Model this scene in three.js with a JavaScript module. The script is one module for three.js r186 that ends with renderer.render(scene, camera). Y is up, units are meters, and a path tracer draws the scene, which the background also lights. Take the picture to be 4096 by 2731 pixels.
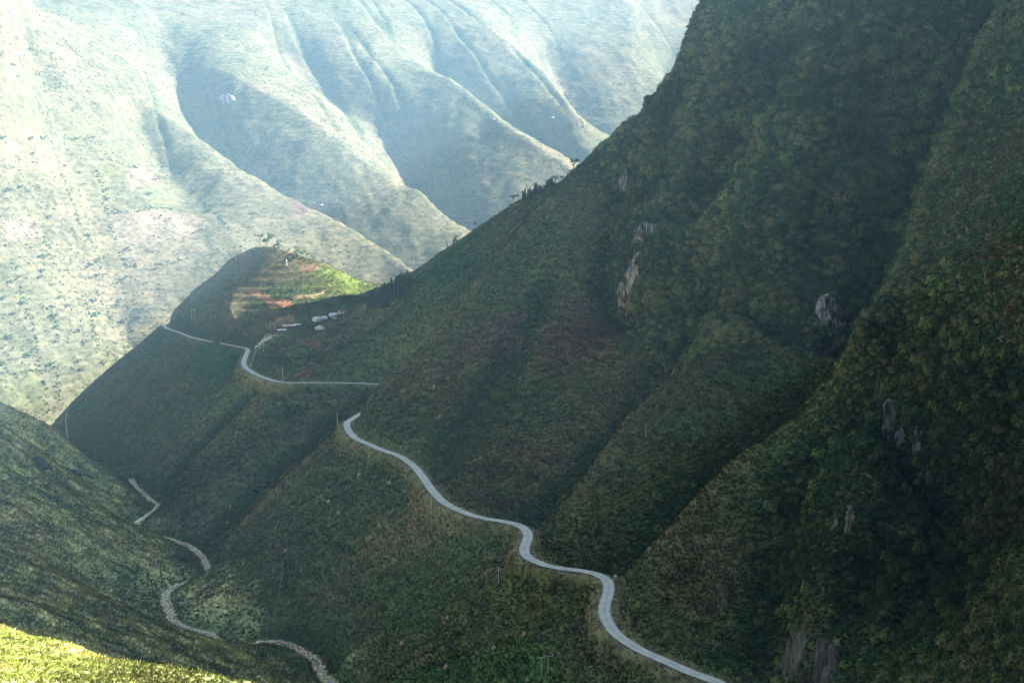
import * as THREE from 'three';
import { mergeGeometries } from 'three/addons/utils/BufferGeometryUtils.js';

// ------------------------------------------------------------------ camera, sky, sun, air, exposure
const scene = new THREE.Scene();
const F = 5096, PITCH = 6.5 * Math.PI / 180, CY = 430;            // focal length in photograph pixels, downward tilt, height of the lookout
const camera = new THREE.PerspectiveCamera(2 * Math.atan(1365.5 / F) * 180 / Math.PI, 1024 / 682, 1, 20000);
camera.position.set(0, CY, 0);
camera.rotation.x = -PITCH;
const SUN_AZ = 78 * Math.PI / 180, SUN_EL = 31 * Math.PI / 180;   // azimuth to the right of the view axis
const sunDir = new THREE.Vector3(Math.cos(SUN_EL) * Math.sin(SUN_AZ), Math.sin(SUN_EL), -Math.cos(SUN_EL) * Math.cos(SUN_AZ));
{ // hazy morning sky: blue overhead, pale near the horizon, one broad glow round the sun
  const W = 256, H = 128, d = new Float32Array(W * H * 4), v = new THREE.Vector3();
  for (let j = 0; j < H; j++) for (let i = 0; i < W; i++) {
    const up = ((j + 0.5) / H - 0.5) * Math.PI, ro = ((i + 0.5) / W - 0.5) * 2 * Math.PI;
    v.set(Math.cos(ro) * Math.cos(up), Math.sin(up), Math.sin(ro) * Math.cos(up));
    const y = Math.max(v.y, 0), hz = Math.exp(-y * 3.2), g = Math.max(v.dot(sunDir), 0), glow = 0.35 * g ** 6 + 0.8 * g ** 40;
    const k = (j * W + i) * 4;
    d[k] = 0.30 + 0.40 * hz + glow; d[k + 1] = 0.42 + 0.36 * hz + glow * 0.95; d[k + 2] = 0.60 + 0.24 * hz + glow * 0.85; d[k + 3] = 1;
  }
  const t = new THREE.DataTexture(d, W, H, THREE.RGBAFormat, THREE.FloatType);
  t.mapping = THREE.EquirectangularReflectionMapping; t.magFilter = THREE.LinearFilter; t.needsUpdate = true;
  scene.background = t; scene.environment = t;
  scene.environmentIntensity = scene.backgroundIntensity = 0.115;
}
const sun = new THREE.DirectionalLight(new THREE.Color(1, 0.95, 0.87), 5.0);
sun.position.copy(sunDir).multiplyScalar(4000).add(new THREE.Vector3(0, 300, -1500));
sun.target.position.set(0, 300, -1500);
sun.castShadow = true; sun.shadow.mapSize.set(4096, 4096);
Object.assign(sun.shadow.camera, { left: -3000, right: 3000, top: 3000, bottom: -3000, near: 10, far: 9000 });
scene.add(sun, sun.target);
const renderer = new THREE.WebGLRenderer({ antialias: true });
renderer.setSize(1024, 682);
renderer.shadowMap.enabled = true;
renderer.toneMapping = THREE.LinearToneMapping;
renderer.toneMappingExposure = 7.4;
scene.fog = new THREE.FogExp2(new THREE.Color(0.42, 0.74, 1.0), 0.86e-4);
// ------------------------------------------------------------------ small tools
const { sin, cos, abs, min, max, floor, sqrt, hypot, PI, exp, pow, round } = Math;
const clamp = (x, a = 0, b = 1) => (x < a ? a : x > b ? b : x), lerp = (a, b, t) => a + (b - a) * t;
const sstep = (a, b, x) => { const t = clamp((x - a) / (b - a)); return t * t * (3 - 2 * t); };
function rng(seed) { let a = seed >>> 0; return () => { a = (a + 0x6d2b79f5) | 0; let t = Math.imul(a ^ (a >>> 15), 1 | a); t = (t + Math.imul(t ^ (t >>> 7), 61 | t)) ^ t; return ((t ^ (t >>> 14)) >>> 0) / 4294967296; }; }
const PERM = new Uint16Array(1024); { const r = rng(77), p = Array.from({ length: 512 }, (_, i) => i); for (let i = 511; i > 0; i--) { const j = floor(r() * (i + 1)); [p[i], p[j]] = [p[j], p[i]]; } for (let i = 0; i < 1024; i++) PERM[i] = p[i & 511]; }
const RV = new Float32Array(512); { const r = rng(5); for (let i = 0; i < 512; i++) RV[i] = r() * 2 - 1; }
function n3(x, y, z) {                                             // value noise, -1..1
  const ix = floor(x), iy = floor(y), iz = floor(z), fx = x - ix, fy = y - iy, fz = z - iz;
  const u = fx * fx * fx * (fx * (fx * 6 - 15) + 10), v = fy * fy * fy * (fy * (fy * 6 - 15) + 10), w = fz * fz * fz * (fz * (fz * 6 - 15) + 10);
  const X = ix & 511, Y = iy & 511, Z = iz & 511;
  const a = PERM[X], b = PERM[X + 1], aa = PERM[a + Y & 1023 & 511], ab = PERM[(a + Y + 1) & 511], ba = PERM[(b + Y) & 511], bb = PERM[(b + Y + 1) & 511];
  const g = (q, zz) => RV[PERM[(q + zz) & 511]];
  const l0 = lerp(lerp(g(aa, Z), g(ba, Z), u), lerp(g(ab, Z), g(bb, Z), u), v), l1 = lerp(lerp(g(aa, Z + 1), g(ba, Z + 1), u), lerp(g(ab, Z + 1), g(bb, Z + 1), u), v);
  return lerp(l0, l1, w);
}
function fbm(x, y, z, o = 4) { let s = 0, a = 0.5, f = 1; for (let i = 0; i < o; i++) { s += a * n3(x * f + i * 17.3, y * f + i * 5.1, z * f + i * 9.7); a *= 0.5; f *= 2.03; } return s; }
const ridged = (x, y, z, o = 3) => { let s = 0, a = 0.5, f = 1; for (let i = 0; i < o; i++) { s += a * (1 - 2 * abs(n3(x * f + i * 31.1, y * f, z * f + i * 13.7))); a *= 0.5; f *= 2.07; } return s; };

// ------------------------------------------------------------------ surveying: a sight line of the photograph at a known distance or a known height becomes a point of the land
const cP = cos(PITCH), sP = sin(PITCH);
function sight(u, v) { const dx = (u - 2048) / F, dy = -(v - 1365.5) / F, f = cP + dy * sP; return [dx / f, (dy * cP - sP) / f]; }   // sideways and upwards per metre forwards
const P = (u, v, D) => { const [a, b] = sight(u, v); return [a * D, b * D, D]; };       // x, height relative to the lookout, distance ahead
const PH = (u, v, H) => { const [a, b] = sight(u, v); const D = -H / b; return [a * D, -H, D]; };
const L = (...p) => p.map((q) => P(...q));
const world = ([x, h, D]) => new THREE.Vector3(x, CY + h, -D);
function smooth(pts, step = 3) { const c = new THREE.CatmullRomCurve3(pts.map((p) => new THREE.Vector3(...p)), false, 'centripetal'); return c.getSpacedPoints(max(2, round(c.getLength() / step))).map((p) => [p.x, p.y, p.z]); }

// the road (level, 185 m below the lookout), the stream, the footpath
const ROAD_H = 185;
const roadA = smooth([[3100, 2840], [2950, 2768], [2854, 2723], [2759, 2688], [2664, 2646], [2600, 2616], [2511, 2606 - 6], [2450, 2572], [2431, 2535 + 4], [2400, 2493], [2419 - 2, 2457]].slice(0, 5).map(([u, v]) => PH(u, v, ROAD_H)).concat(
  [[2700 - 70, 2631], [2572, 2606], [2511, 2570], [2463, 2534], [2433, 2492], [2418, 2456], [2418, 2427], [2430, 2382], [2436, 2346], [2421, 2316], [2379, 2295], [2319, 2283], [2247, 2274], [2187, 2262], [2139, 2244], [2106, 2223], [2097, 2199], [2106, 2169], [2112, 2139], [2097, 2115], [2062, 2097], [2008, 2085], [1948, 2076], [1888, 2061], [1834, 2040], [1786, 2016], [1750, 1986], [1720, 1950], [1699, 1920], [1675, 1887], [1642, 1854], [1588, 1821], [1528, 1800], [1474, 1776], [1429, 1757], [1399, 1730], [1387, 1706], [1390, 1688], [1411, 1674], [1450, 1650]].map(([u, v]) => PH(u, v, ROAD_H))), 3);
const roadB = smooth([[1580, 1540], [1532, 1538], [1435, 1533], [1333, 1531], [1231, 1530], [1154, 1531], [1103, 1524], [1065, 1514], [1027, 1499], [996, 1481], [978, 1466], [974, 1450], [979, 1430], [987, 1412], [990, 1402], [981, 1393], [948, 1386], [912, 1379], [868, 1371], [823, 1362], [790, 1355], [756, 1346], [723, 1333], [694, 1323], [671, 1315], [657, 1306], [653, 1301]].map(([u, v]) => PH(u, v, ROAD_H)), 3);
const bridgeAB = smooth([roadA.at(-1), [roadA.at(-1)[0] + 55, -ROAD_H, roadA.at(-1)[2] + 70], [roadB[0][0] + 18, -ROAD_H, roadB[0][2] - 25], roadB[0]], 3);
const roadLine = [...roadA, ...bridgeAB.slice(1, -1), ...roadB];
const riverPix = [[520, 1915, 302], [543, 1947, 300], [570, 1971, 299], [600, 1998, 297], [630, 2022, 295], [590, 2060, 293.5], [549, 2091, 292], [537, 2118, 291], [577, 2134, 289.5], [636, 2145, 288.5], [690, 2160, 287.5], [750, 2181, 286.5], [785, 2205, 285.5], [810, 2229, 284.5], [827, 2259, 283.5], [836, 2286, 282.5], [821, 2313, 281.5], [768, 2325, 281], [714, 2340, 280.5], [669, 2364, 280], [657, 2391, 279.5], [666, 2421, 279], [678, 2445, 278.5], [684, 2472, 278], [720, 2499, 277.5], [774, 2520, 277], [833, 2535, 276.5], [863, 2556, 276], [899, 2577, 275.5], [950, 2594, 275], [1000, 2580, 274], [1067, 2564, 273], [1127, 2571, 272], [1187, 2589, 271], [1229, 2619, 270.5], [1259, 2637, 270], [1277, 2667, 269], [1289, 2697, 268], [1319, 2727, 267], [1350, 2770, 266]];
const riverLine = smooth([...riverPix.map(([u, v, H]) => PH(u, v, H)), [-60, -262, 540], [-40, -256, 380], [-20, -250, 200], [-10, -246, 60]], 3);

// ------------------------------------------------------------------ land from break lines: ridges, gullies, road and stream are surveyed, the slopes between them are solved for
class Land {
  constructor(x0, x1, d0, d1, cell) { Object.assign(this, { x0, d0, cell, nx: round((x1 - x0) / cell) + 1, nd: round((d1 - d0) / cell) + 1 }); this.h = new Float32Array(this.nx * this.nd); }
  solve(lines, levels) {
    let prev = null;
    for (let lv = levels; lv >= 0; lv--) {
      const c = this.cell * 2 ** lv, nx = lv ? Math.ceil((this.nx - 1) / 2 ** lv) + 1 : this.nx, nd = lv ? Math.ceil((this.nd - 1) / 2 ** lv) + 1 : this.nd, n = nx * nd;
      const sum = new Float32Array(n), cnt = new Uint16Array(n), h = new Float32Array(n);
      for (const line of lines) for (let i = 0; i + 1 < line.length; i++) {
        const [a, b, d] = line[i], [a2, b2, d2] = line[i + 1], k = max(1, Math.ceil(hypot(a2 - a, d2 - d) / (c * 0.5)));
        for (let j = 0; j <= k; j++) { const t = j / k, X = round((lerp(a, a2, t) - this.x0) / c), Z = round((lerp(d, d2, t) - this.d0) / c); if (X >= 0 && Z >= 0 && X < nx && Z < nd) { sum[Z * nx + X] += lerp(b, b2, t); cnt[Z * nx + X]++; } }
      }
      for (let z = 0; z < nd; z++) for (let x = 0; x < nx; x++) {
        const k = z * nx + x;
        if (cnt[k]) h[k] = sum[k] / cnt[k];
        else if (prev) { const px = min(x / 2, prev.nx - 1.001), pz = min(z / 2, prev.nd - 1.001), i = floor(px), j = floor(pz), q = j * prev.nx + i; h[k] = lerp(lerp(prev.h[q], prev.h[q + 1], px - i), lerp(prev.h[q + prev.nx], prev.h[q + prev.nx + 1], px - i), pz - j); } else h[k] = -150;
      }
      const it = lv === levels ? 600 : lv ? 160 : 70, w = 1.75;
      for (let s = 0; s < it; s++) for (let col = 0; col < 2; col++) for (let z = 0; z < nd; z++) for (let x = (z + col) & 1; x < nx; x += 2) {
        const k = z * nx + x; if (cnt[k]) continue;
        const l = x ? h[k - 1] : h[k + 1], r = x < nx - 1 ? h[k + 1] : h[k - 1], u = z ? h[k - nx] : h[k + nx], d = z < nd - 1 ? h[k + nx] : h[k - nx];
        h[k] += w * (0.25 * (l + r + u + d) - h[k]);
      }
      prev = { h, nx, nd };
    }
    this.h = prev.h;
  }
  blur(times, mask) { const { nx, nd } = this; for (let s = 0; s < times; s++) { const o = this.h.slice(); for (let z = 1; z < nd - 1; z++) for (let x = 1; x < nx - 1; x++) { const k = z * nx + x; this.h[k] = o[k] * 0.4 + 0.1 * (o[k - 1] + o[k + 1] + o[k - nx] + o[k + nx]) + 0.05 * (o[k - nx - 1] + o[k - nx + 1] + o[k + nx - 1] + o[k + nx + 1]); } } }
  at(x, D) { const fx = clamp((x - this.x0) / this.cell, 0, this.nx - 1.001), fz = clamp((D - this.d0) / this.cell, 0, this.nd - 1.001), i = floor(fx), j = floor(fz), k = j * this.nx + i, h = this.h; return lerp(lerp(h[k], h[k + 1], fx - i), lerp(h[k + this.nx], h[k + this.nx + 1], fx - i), fz - j); }
  inside(x, D) { return x >= this.x0 && D >= this.d0 && x <= this.x0 + (this.nx - 1) * this.cell && D <= this.d0 + (this.nd - 1) * this.cell; }
  slope(x, D, e = this.cell) { const a = (this.at(x + e, D) - this.at(x - e, D)) / (2 * e), b = (this.at(x, D + e) - this.at(x, D - e)) / (2 * e); return [a, b]; }
  near(line, reach) { // distance of every cell to a polyline, and the height of its nearest point
    const n = this.nx * this.nd, dist = new Float32Array(n).fill(1e9), hh = new Float32Array(n), r = Math.ceil(reach / this.cell);
    for (const [x, y, D] of line) { const X = round((x - this.x0) / this.cell), Z = round((D - this.d0) / this.cell); for (let z = max(0, Z - r); z <= min(this.nd - 1, Z + r); z++) for (let q = max(0, X - r); q <= min(this.nx - 1, X + r); q++) { const d = hypot(this.x0 + q * this.cell - x, this.d0 + z * this.cell - D), k = z * this.nx + q; if (d < dist[k]) { dist[k] = d; hh[k] = y; } } }
    return { dist, hh };
  }
}

const near = new Land(-760, 640, 0, 2130, 3);
const nearLines = [
  roadLine, riverLine,
  [riverLine[0], ...L([470, 1880, 1420]), [-520, -318, 1560], [-640, -345, 1700], [-700, -390, 1850], [-740, -415, 2000]],
  // spur from the road bend up to the crest trees
  L([1424, 1640, 1050], [1530, 1535, 1085], [1640, 1420, 1115], [1740, 1300, 1140], [1820, 1215, 1160], [1920, 1110, 1180], [2010, 1010, 1200], [2100, 900, 1215], [2180, 810, 1232], [2250, 745, 1250], [2299, 672, 1290], [2386, 612, 1300], [2438, 603, 1300], [2490, 545, 1292], [2577, 492, 1280], [2684, 411, 1272], [2690, 366, 1273], [2717, 261, 1276], [2743, 157, 1281], [2786, 52, 1287], [2815, -30, 1292]).concat([[240, 265, 1360], [320, 325, 1450], [345, 335, 1560], [340, 295, 1630], [325, 232, 1685], [290, 130, 1770], [250, 10, 1880], [210, -160, 2020]]),  // past the cliff edge: unseen ridge, heights set for the shadow on the hill
  // slope behind the spur, down to the saddle above the hamlet
  L([2293, 705, 1305], [2233, 737, 1360], [2123, 784, 1420], [2055, 812, 1445], [1999, 850, 1470], [1940, 888, 1488], [1872, 935, 1500], [1821, 971, 1510], [1761, 1007, 1520], [1723, 1037, 1522], [1638, 1092, 1520], [1540, 1155, 1508], [1442, 1222, 1490]),
  L([1520, 1222, 1580], [1470, 1185, 1620], [1400, 1110, 1665], [1355, 1074, 1680], [1289, 1044, 1692], [1199, 1020, 1700], [1139, 996, 1704], [1073, 978, 1710], [1019, 984, 1720], [959, 1008, 1735], [917, 1032, 1745], [875, 1080, 1760], [779, 1152, 1790], [665, 1268, 1828], [640, 1300, 1842], [560, 1370, 1840], [480, 1432, 1820], [400, 1500, 1800], [330, 1562, 1775], [270, 1622, 1750], [205, 1694, 1720]).concat([[-650, -350, 1700]]),
  // behind saddle and hill: down to the gorge
  [[-760, -415, 2000], [-400, -330, 1990], [-200, -290, 1950], [0, -280, 1990], [160, -230, 2060]],
  [[-760, -430, 2130], [-200, -430, 2130], [640, -430, 2130]],
  // hidden back of the cliff, and the face right before its edge
  L([2600, 548, 1316], [2684, 458, 1312], [2717, 400, 1316], [2743, 320, 1320], [2786, 220, 1328], [2815, 130, 1334]),
  L([2560, 570, 1225], [2640, 500, 1225], [2695, 435, 1232], [2728, 350, 1240], [2760, 260, 1248], [2800, 150, 1255]),
  L([2330, 725, 1425], [2450, 665, 1440], [2600, 565, 1440], [2700, 445, 1430], [2765, 330, 1420], [2810, 180, 1400], [2850, 60, 1390]),
  L([2330, 770, 1600], [2500, 690, 1620], [2650, 570, 1640], [2760, 440, 1650], [2850, 300, 1650], [2930, 200, 1640]),
  // hamlet bench and slopes of the hill
  L([1060, 1330, 1465], [1130, 1318, 1480], [1200, 1308, 1487], [1290, 1300, 1495], [1380, 1262, 1515]),
  L([1050, 1220, 1560], [1150, 1235, 1550], [1250, 1230, 1545]),
  L([930, 1150, 1660], [900, 1250, 1600], [860, 1330, 1590]),
  L([1190, 1430, 1370], [1290, 1420, 1380], [1400, 1400, 1390], [1480, 1370, 1405]),
  // lower spur under the road, the gullies on both sides of it, the rib beyond
  L([1385, 1706, 1030], [1300, 1777, 1012], [1150, 1927, 985], [1000, 2062, 960], [850, 2212, 935]),
  L([1515, 1562, 1232], [1380, 1642, 1200], [1300, 1720, 1150], [1150, 1850, 1105], [1000, 1990, 1060], [870, 2110, 1020], [785, 2205, 986]),
  L([1240, 1560, 1250], [1050, 1750, 1150], [900, 1900, 1095], [760, 2062, 1085]),
  L([1060, 1535, 1300], [960, 1620, 1290], [880, 1680, 1270], [760, 1800, 1250], [680, 1900, 1235], [640, 1990, 1210]),
  // gully behind the first spur of the big mountain, and the crest before it
  L([2150, 2085, 712], [2235, 1985, 742], [2319, 1900, 770], [2409, 1800, 800], [2529, 1635, 850], [2649, 1530, 900], [2750, 1430, 940], [2850, 1345, 975]),
  L([2165, 2072, 703], [2235, 1992, 715], [2319, 1912, 728], [2409, 1817, 745], [2529, 1652, 775], [2649, 1548, 800], [2750, 1462, 825], [2880, 1400, 850]),
  // next crest with the gully behind it
  L([2450, 2296, 604], [2560, 2202, 618], [2700, 2082, 636], [2850, 1952, 655], [2982, 1838, 672], [3204, 1684, 690], [3331, 1588, 692], [3427, 1500, 690]),
  L([2446, 2278, 624], [2600, 2120, 668], [2750, 1990, 704], [2960, 1818, 748], [3200, 1650, 792], [3400, 1450, 825], [3350, 1218, 885], [3452, 1059, 915], [3503, 964, 940], [3556, 797, 965], [3620, 670, 990], [3659, 561, 1005], [3716, 447, 1025], [3844, 274, 1055], [3971, 128, 1085], [4060, 0, 1115]),
  // crest of the nearest ridge
  L([4300, 480, 800], [4200, 560, 775], [4096, 652, 750], [3950, 762, 735], [3808, 902, 715], [3700, 1016, 700], [3611, 1086, 690], [3554, 1156, 683], [3490, 1220, 676], [3446, 1284, 668], [3427, 1360, 660], [3427, 1440, 655]),
  // nearest ridge: body, cliff lip and cliff foot
  L([3470, 1500, 640], [3520, 1640, 612], [3640, 1800, 585], [3760, 1960, 555], [3900, 2150, 520], [4096, 2350, 480], [4300, 2500, 450]),
  L([3420, 1600, 660], [3480, 1760, 632], [3600, 1960, 596], [3740, 2120, 560]),
  L([3150, 2520, 506], [3147, 2640, 486], [3140, 2800, 462]),
  L([3190, 2400, 498], [3230, 2520, 482], [3260, 2700, 458], [3270, 2830, 440]),
  L([3110, 2420, 528], [3090, 2560, 508], [3080, 2760, 478]),
  L([3250, 1900, 640], [3180, 2100, 600], [3130, 2300, 556], [3110, 2420, 528]),
  L([3400, 2060, 575], [3300, 2220, 540], [3190, 2400, 498]),
  L([3600, 2731, 412], [4096, 2731, 350], [4400, 2731, 320]),
  L([4096, 2000, 470], [4300, 2000, 440]), L([4096, 1400, 580], [4300, 1300, 560]),
  [[210, -20, 200], [290, 20, 380]],
  // big mountain: foot and lip of the cliff band, ribs and gully
  L([2620, 600, 1238], [2540, 742, 1192], [2480, 882, 1152], [2452, 1052, 1112], [2474, 1235, 1062], [2640, 1335, 1000], [2880, 1352, 952], [3080, 1335, 902], [3250, 1350, 862]),
  L([2640, 520, 1224], [2580, 640, 1182], [2545, 780, 1134], [2530, 930, 1092], [2552, 1062, 1042], [2700, 1172, 978], [2900, 1212, 932], [3080, 1200, 905], [3250, 1210, 885]),
  L([3385, 128, 1118], [3321, 217, 1112], [3238, 306, 1108], [3142, 447, 1098], [2996, 670, 1084], [2874, 849, 1066], [2790, 960, 1050]),
  L([3020, 100, 1195], [2900, 400, 1150], [2800, 650, 1115], [2700, 850, 1085], [2640, 1000, 1050]),
  L([3460, 100, 1085], [3330, 300, 1062], [3150, 600, 1015], [3050, 850, 978], [3000, 1050, 952]),
  L([3680, 100, 1080], [3560, 420, 1020], [3460, 760, 960], [3320, 1080, 905]),
  L([3900, 480, 960], [3820, 640, 930], [3720, 800, 905]),
  [[470, 290, 0], [500, 330, 120], [500, 330, 270], [500, 262, 335], [502, 203, 392], [505, 246, 470], [505, 285, 570], [505, 322, 700], [490, 345, 900], [460, 350, 1150], [430, 345, 1350], [345, 335, 1560]], [[640, 260, 600], [640, 330, 900], [640, 350, 1500]], [[460, 350, 1150], [330, 200, 1140]],  // unseen ridge and notch, added and shaped to shade the valley and near air
  // valley side on the left
  L([-150, 1530, 1190], [0, 1609, 1200], [120, 1664, 1215], [204, 1700, 1240], [270, 1760, 1262], [354, 1842, 1290], [468, 1895, 1310], [508, 1918, 1318]),
  L([0, 1700, 1120], [150, 1805, 1145], [350, 1940, 1180], [560, 2012, 1200]),
  L([-200, 1690, 990], [0, 1765, 1000], [180, 1913, 1040], [400, 2052, 1080], [530, 2126, 1092]),
  L([-300, 1900, 850], [0, 2000, 850], [250, 2150, 870], [500, 2290, 900]),
  L([-300, 2150, 640], [0, 2210, 650], [300, 2330, 690], [520, 2440, 740]),
  L([0, 2380, 540], [300, 2490, 560]),
  [[-760, -40, 400], [-760, -20, 800], [-760, -70, 1200], [-760, -260, 1430]], [[-760, -430, 1680], [-760, -430, 2130]],
  // sunlit knoll in the foreground, ground falling away behind it, the lookout
  L([-200, 2455, 365], [0, 2497, 335], [77, 2532, 318], [172, 2545, 305], [268, 2557, 297], [318, 2580, 291], [421, 2618, 285], [517, 2631, 280], [612, 2638, 276], [727, 2661, 273], [842, 2656, 270], [900, 2664, 268], [1000, 2684, 266], [1100, 2708, 264], [1300, 2765, 262], [1500, 2900, 258]),
  [[-190, -165, 455], [-150, -165, 425], [-110, -160, 400], [-70, -165, 385], [-20, -170, 350]],
  [[-130, -90, 235], [-70, -95, 240], [-30, -100, 230]], [[-160, -40, 80], [-60, -45, 90], [0, -50, 100], [40, -60, 130]], [[-100, -4, 2], [60, -4, 2]], [[90, -40, 100], [150, 0, 40]],
];
near.solve(nearLines, 4);
near.blur(2);
const gullies = [
  [L([1515, 1562, 1232], [1380, 1642, 1200], [1300, 1720, 1150], [1150, 1850, 1105], [1000, 1990, 1060], [870, 2110, 1020], [785, 2205, 986]), 9, 22], [L([960, 1620, 1290], [880, 1680, 1270], [760, 1800, 1250], [680, 1900, 1235], [640, 1990, 1210]), 8, 18],
  [L([2150, 2085, 712], [2319, 1900, 770], [2529, 1635, 850], [2649, 1530, 900], [2750, 1430, 940]), 9, 20], [L([2446, 2278, 624], [2600, 2120, 668], [2750, 1990, 704], [2960, 1818, 748], [3200, 1650, 792], [3400, 1450, 825]), 11, 22],
  [L([3350, 1218, 885], [3452, 1059, 915], [3503, 964, 940], [3556, 797, 965], [3620, 670, 990], [3659, 561, 1005], [3716, 447, 1025], [3844, 274, 1055], [3971, 128, 1085], [4060, 0, 1115]), 44, 34], [L([3385, 128, 1118], [3321, 217, 1112], [3238, 306, 1108], [3142, 447, 1098], [2996, 670, 1084], [2874, 849, 1066], [2790, 960, 1050]), 30, 22],
  [L([3250, 1900, 640], [3180, 2100, 600], [3130, 2300, 556], [3090, 2560, 508]), 9, 18], [L([2540, 742, 1192], [2480, 882, 1152], [2452, 1052, 1112], [2474, 1235, 1062], [2640, 1335, 1000], [2880, 1352, 952], [3080, 1335, 902]), 16, 20], [L([3080, 300, 1150], [2960, 520, 1120], [2820, 760, 1090]), 16, 18], [L([3440, 500, 1010], [3330, 760, 965], [3230, 1010, 925], [3180, 1200, 895]), 18, 18], [L([2700, 560, 1190], [2640, 760, 1140], [2610, 900, 1110]), 16, 16], [L([3990, 420, 960], [3880, 600, 925], [3780, 760, 905]), 16, 18], [L([3640, 60, 1090], [3540, 260, 1055], [3460, 420, 1030]), 16, 18],
  [L([3700, 1250, 640], [3860, 1500, 585], [3960, 1800, 520], [4000, 2000, 486]), 13, 14], [L([3480, 1700, 640], [3600, 1900, 602], [3760, 2060, 560], [3850, 2250, 520]), 14, 12], [L([3560, 1290, 668], [3600, 1450, 640], [3700, 1640, 605]), 10, 10], [L([3980, 1900, 500], [4060, 2150, 462], [4096, 2300, 445]), 11, 10], [L([3700, 2250, 520], [3820, 2450, 470], [3900, 2600, 430]), 10, 11], [L([3480, 2250, 530], [3500, 2450, 500], [3480, 2650, 462]), 10, 11], [L([1760, 1950, 830], [1900, 1750, 900], [2020, 1500, 990], [2160, 1200, 1110]), 5, 16], [L([2100, 1300, 1090], [1930, 1600, 960], [1780, 1850, 880]), 4, 14],
].map(([l, depth, wide]) => ({ l: smooth(l, 4), depth, wide }));
const crests = [L([1424, 1640, 1050], [1640, 1420, 1115], [1820, 1215, 1160], [2010, 1010, 1200], [2180, 810, 1232]), L([1385, 1706, 1030], [1150, 1927, 985], [1000, 2062, 960], [850, 2212, 935]), L([2165, 2072, 703], [2319, 1912, 728], [2529, 1652, 775], [2649, 1548, 800]), L([2450, 2296, 604], [2700, 2082, 636], [2982, 1838, 672], [3204, 1684, 690], [3427, 1500, 690]), L([4096, 652, 750], [3950, 762, 735], [3808, 902, 715], [3611, 1086, 690], [3490, 1220, 676]), L([0, 1765, 1000], [180, 1913, 1040], [400, 2052, 1080])].map((l) => smooth(l, 4));
const wet = new Float32Array(near.nx * near.nd).fill(1e9), dry = near.near(crests.flat(), 30).dist;  // wet: distance to gully lines, for bush cover and shade painted into colours
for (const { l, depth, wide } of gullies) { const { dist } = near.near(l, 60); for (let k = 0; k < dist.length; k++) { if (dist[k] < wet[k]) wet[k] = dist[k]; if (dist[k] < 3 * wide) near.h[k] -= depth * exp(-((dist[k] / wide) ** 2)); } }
for (let k = 0; k < dry.length; k++) if (dry[k] < 30) near.h[k] += 3 * exp(-((dry[k] / 10) ** 2));
function lerpX(D) { let b = 1e9, x = 0; for (let i = 0; i < riverLine.length; i += 3) { const d = abs(riverLine[i][2] - D); if (d < b) { b = d; x = riverLine[i][0]; } } return x; }
const roadNear = near.near(roadLine, 40), riverNear = near.near(riverLine, 100);
// cliff walls: blocks of the mountain that end in a steep edge (outline on the map, height of the wall, how fast it fades behind the edge)
const blocks = [
  [L([2610, 590, 1240], [2535, 740, 1190], [2476, 880, 1150], [2448, 1050, 1110], [2468, 1225, 1066], [2630, 1322, 1004], [2880, 1340, 955], [3080, 1322, 908], [3250, 1335, 868], [3380, 1100, 905], [3480, 800, 960], [3300, 500, 1040], [3000, 300, 1160], [2760, 430, 1240]), 30, 75],
  [L([3432, 1330, 668], [3440, 1470, 654], [3478, 1565, 640], [3556, 1690, 616], [3640, 1830, 588], [3730, 1980, 556], [3830, 2120, 528], [4000, 2150, 500], [4096, 1900, 510], [4000, 1400, 590], [3700, 1200, 655]), 17, 40],
  [L([3136, 2480, 514], [3140, 2620, 490], [3146, 2780, 462], [3600, 2780, 420], [3700, 2450, 470], [3400, 2380, 500]), 16, 40],
  [L([3300, 1960, 610], [3290, 2120, 572], [3380, 2250, 540], [3520, 2300, 525], [3600, 2100, 560], [3450, 1950, 602]), 9, 26],
].map(([p, tall, fade]) => ({ p: p.map((q) => [q[0], q[2]]), tall, fade }));
function within(p, x, z) { let d = 1e9, c = false; for (let i = 0, j = p.length - 1; i < p.length; j = i++) { const [ax, az] = p[i], [bx, bz] = p[j], ex = bx - ax, ez = bz - az, t = clamp(((x - ax) * ex + (z - az) * ez) / (ex * ex + ez * ez || 1)); d = min(d, hypot(x - ax - ex * t, z - az - ez * t)); if ((az > z) !== (bz > z) && x < (bx - ax) * (z - az) / (bz - az) + ax) c = !c; } return c ? d : -d; }
const skyline = near.near([ // crests that stand against the distance keep their surveyed line
  L([2299, 672, 1290], [2386, 612, 1300], [2490, 545, 1292], [2577, 492, 1280], [2684, 411, 1272], [2690, 366, 1273], [2717, 261, 1276], [2743, 157, 1281], [2786, 52, 1287], [2815, -30, 1292]),
  L([2293, 705, 1305], [2233, 737, 1360], [2123, 784, 1420], [1999, 850, 1470], [1872, 935, 1500], [1761, 1007, 1520], [1638, 1092, 1520], [1442, 1222, 1490]), L([1424, 1640, 1050], [1640, 1420, 1115], [1820, 1215, 1160], [2010, 1010, 1200], [2180, 810, 1232], [2299, 672, 1290]),
  L([1400, 1110, 1665], [1289, 1044, 1692], [1139, 996, 1704], [1073, 978, 1710], [959, 1008, 1735], [875, 1080, 1760], [779, 1152, 1790], [665, 1268, 1828], [560, 1370, 1840], [400, 1500, 1800], [205, 1694, 1720]), L([0, 1609, 1200], [120, 1664, 1215], [204, 1700, 1240], [354, 1842, 1290], [508, 1918, 1318]),
].flatMap((l) => smooth(l, 3)), 66).dist;
const Y0 = (y, X, D) => y + 16 * n3(X / 55, 7, D / 55) + 6 * n3(X / 20, 1, D / 20);
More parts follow.
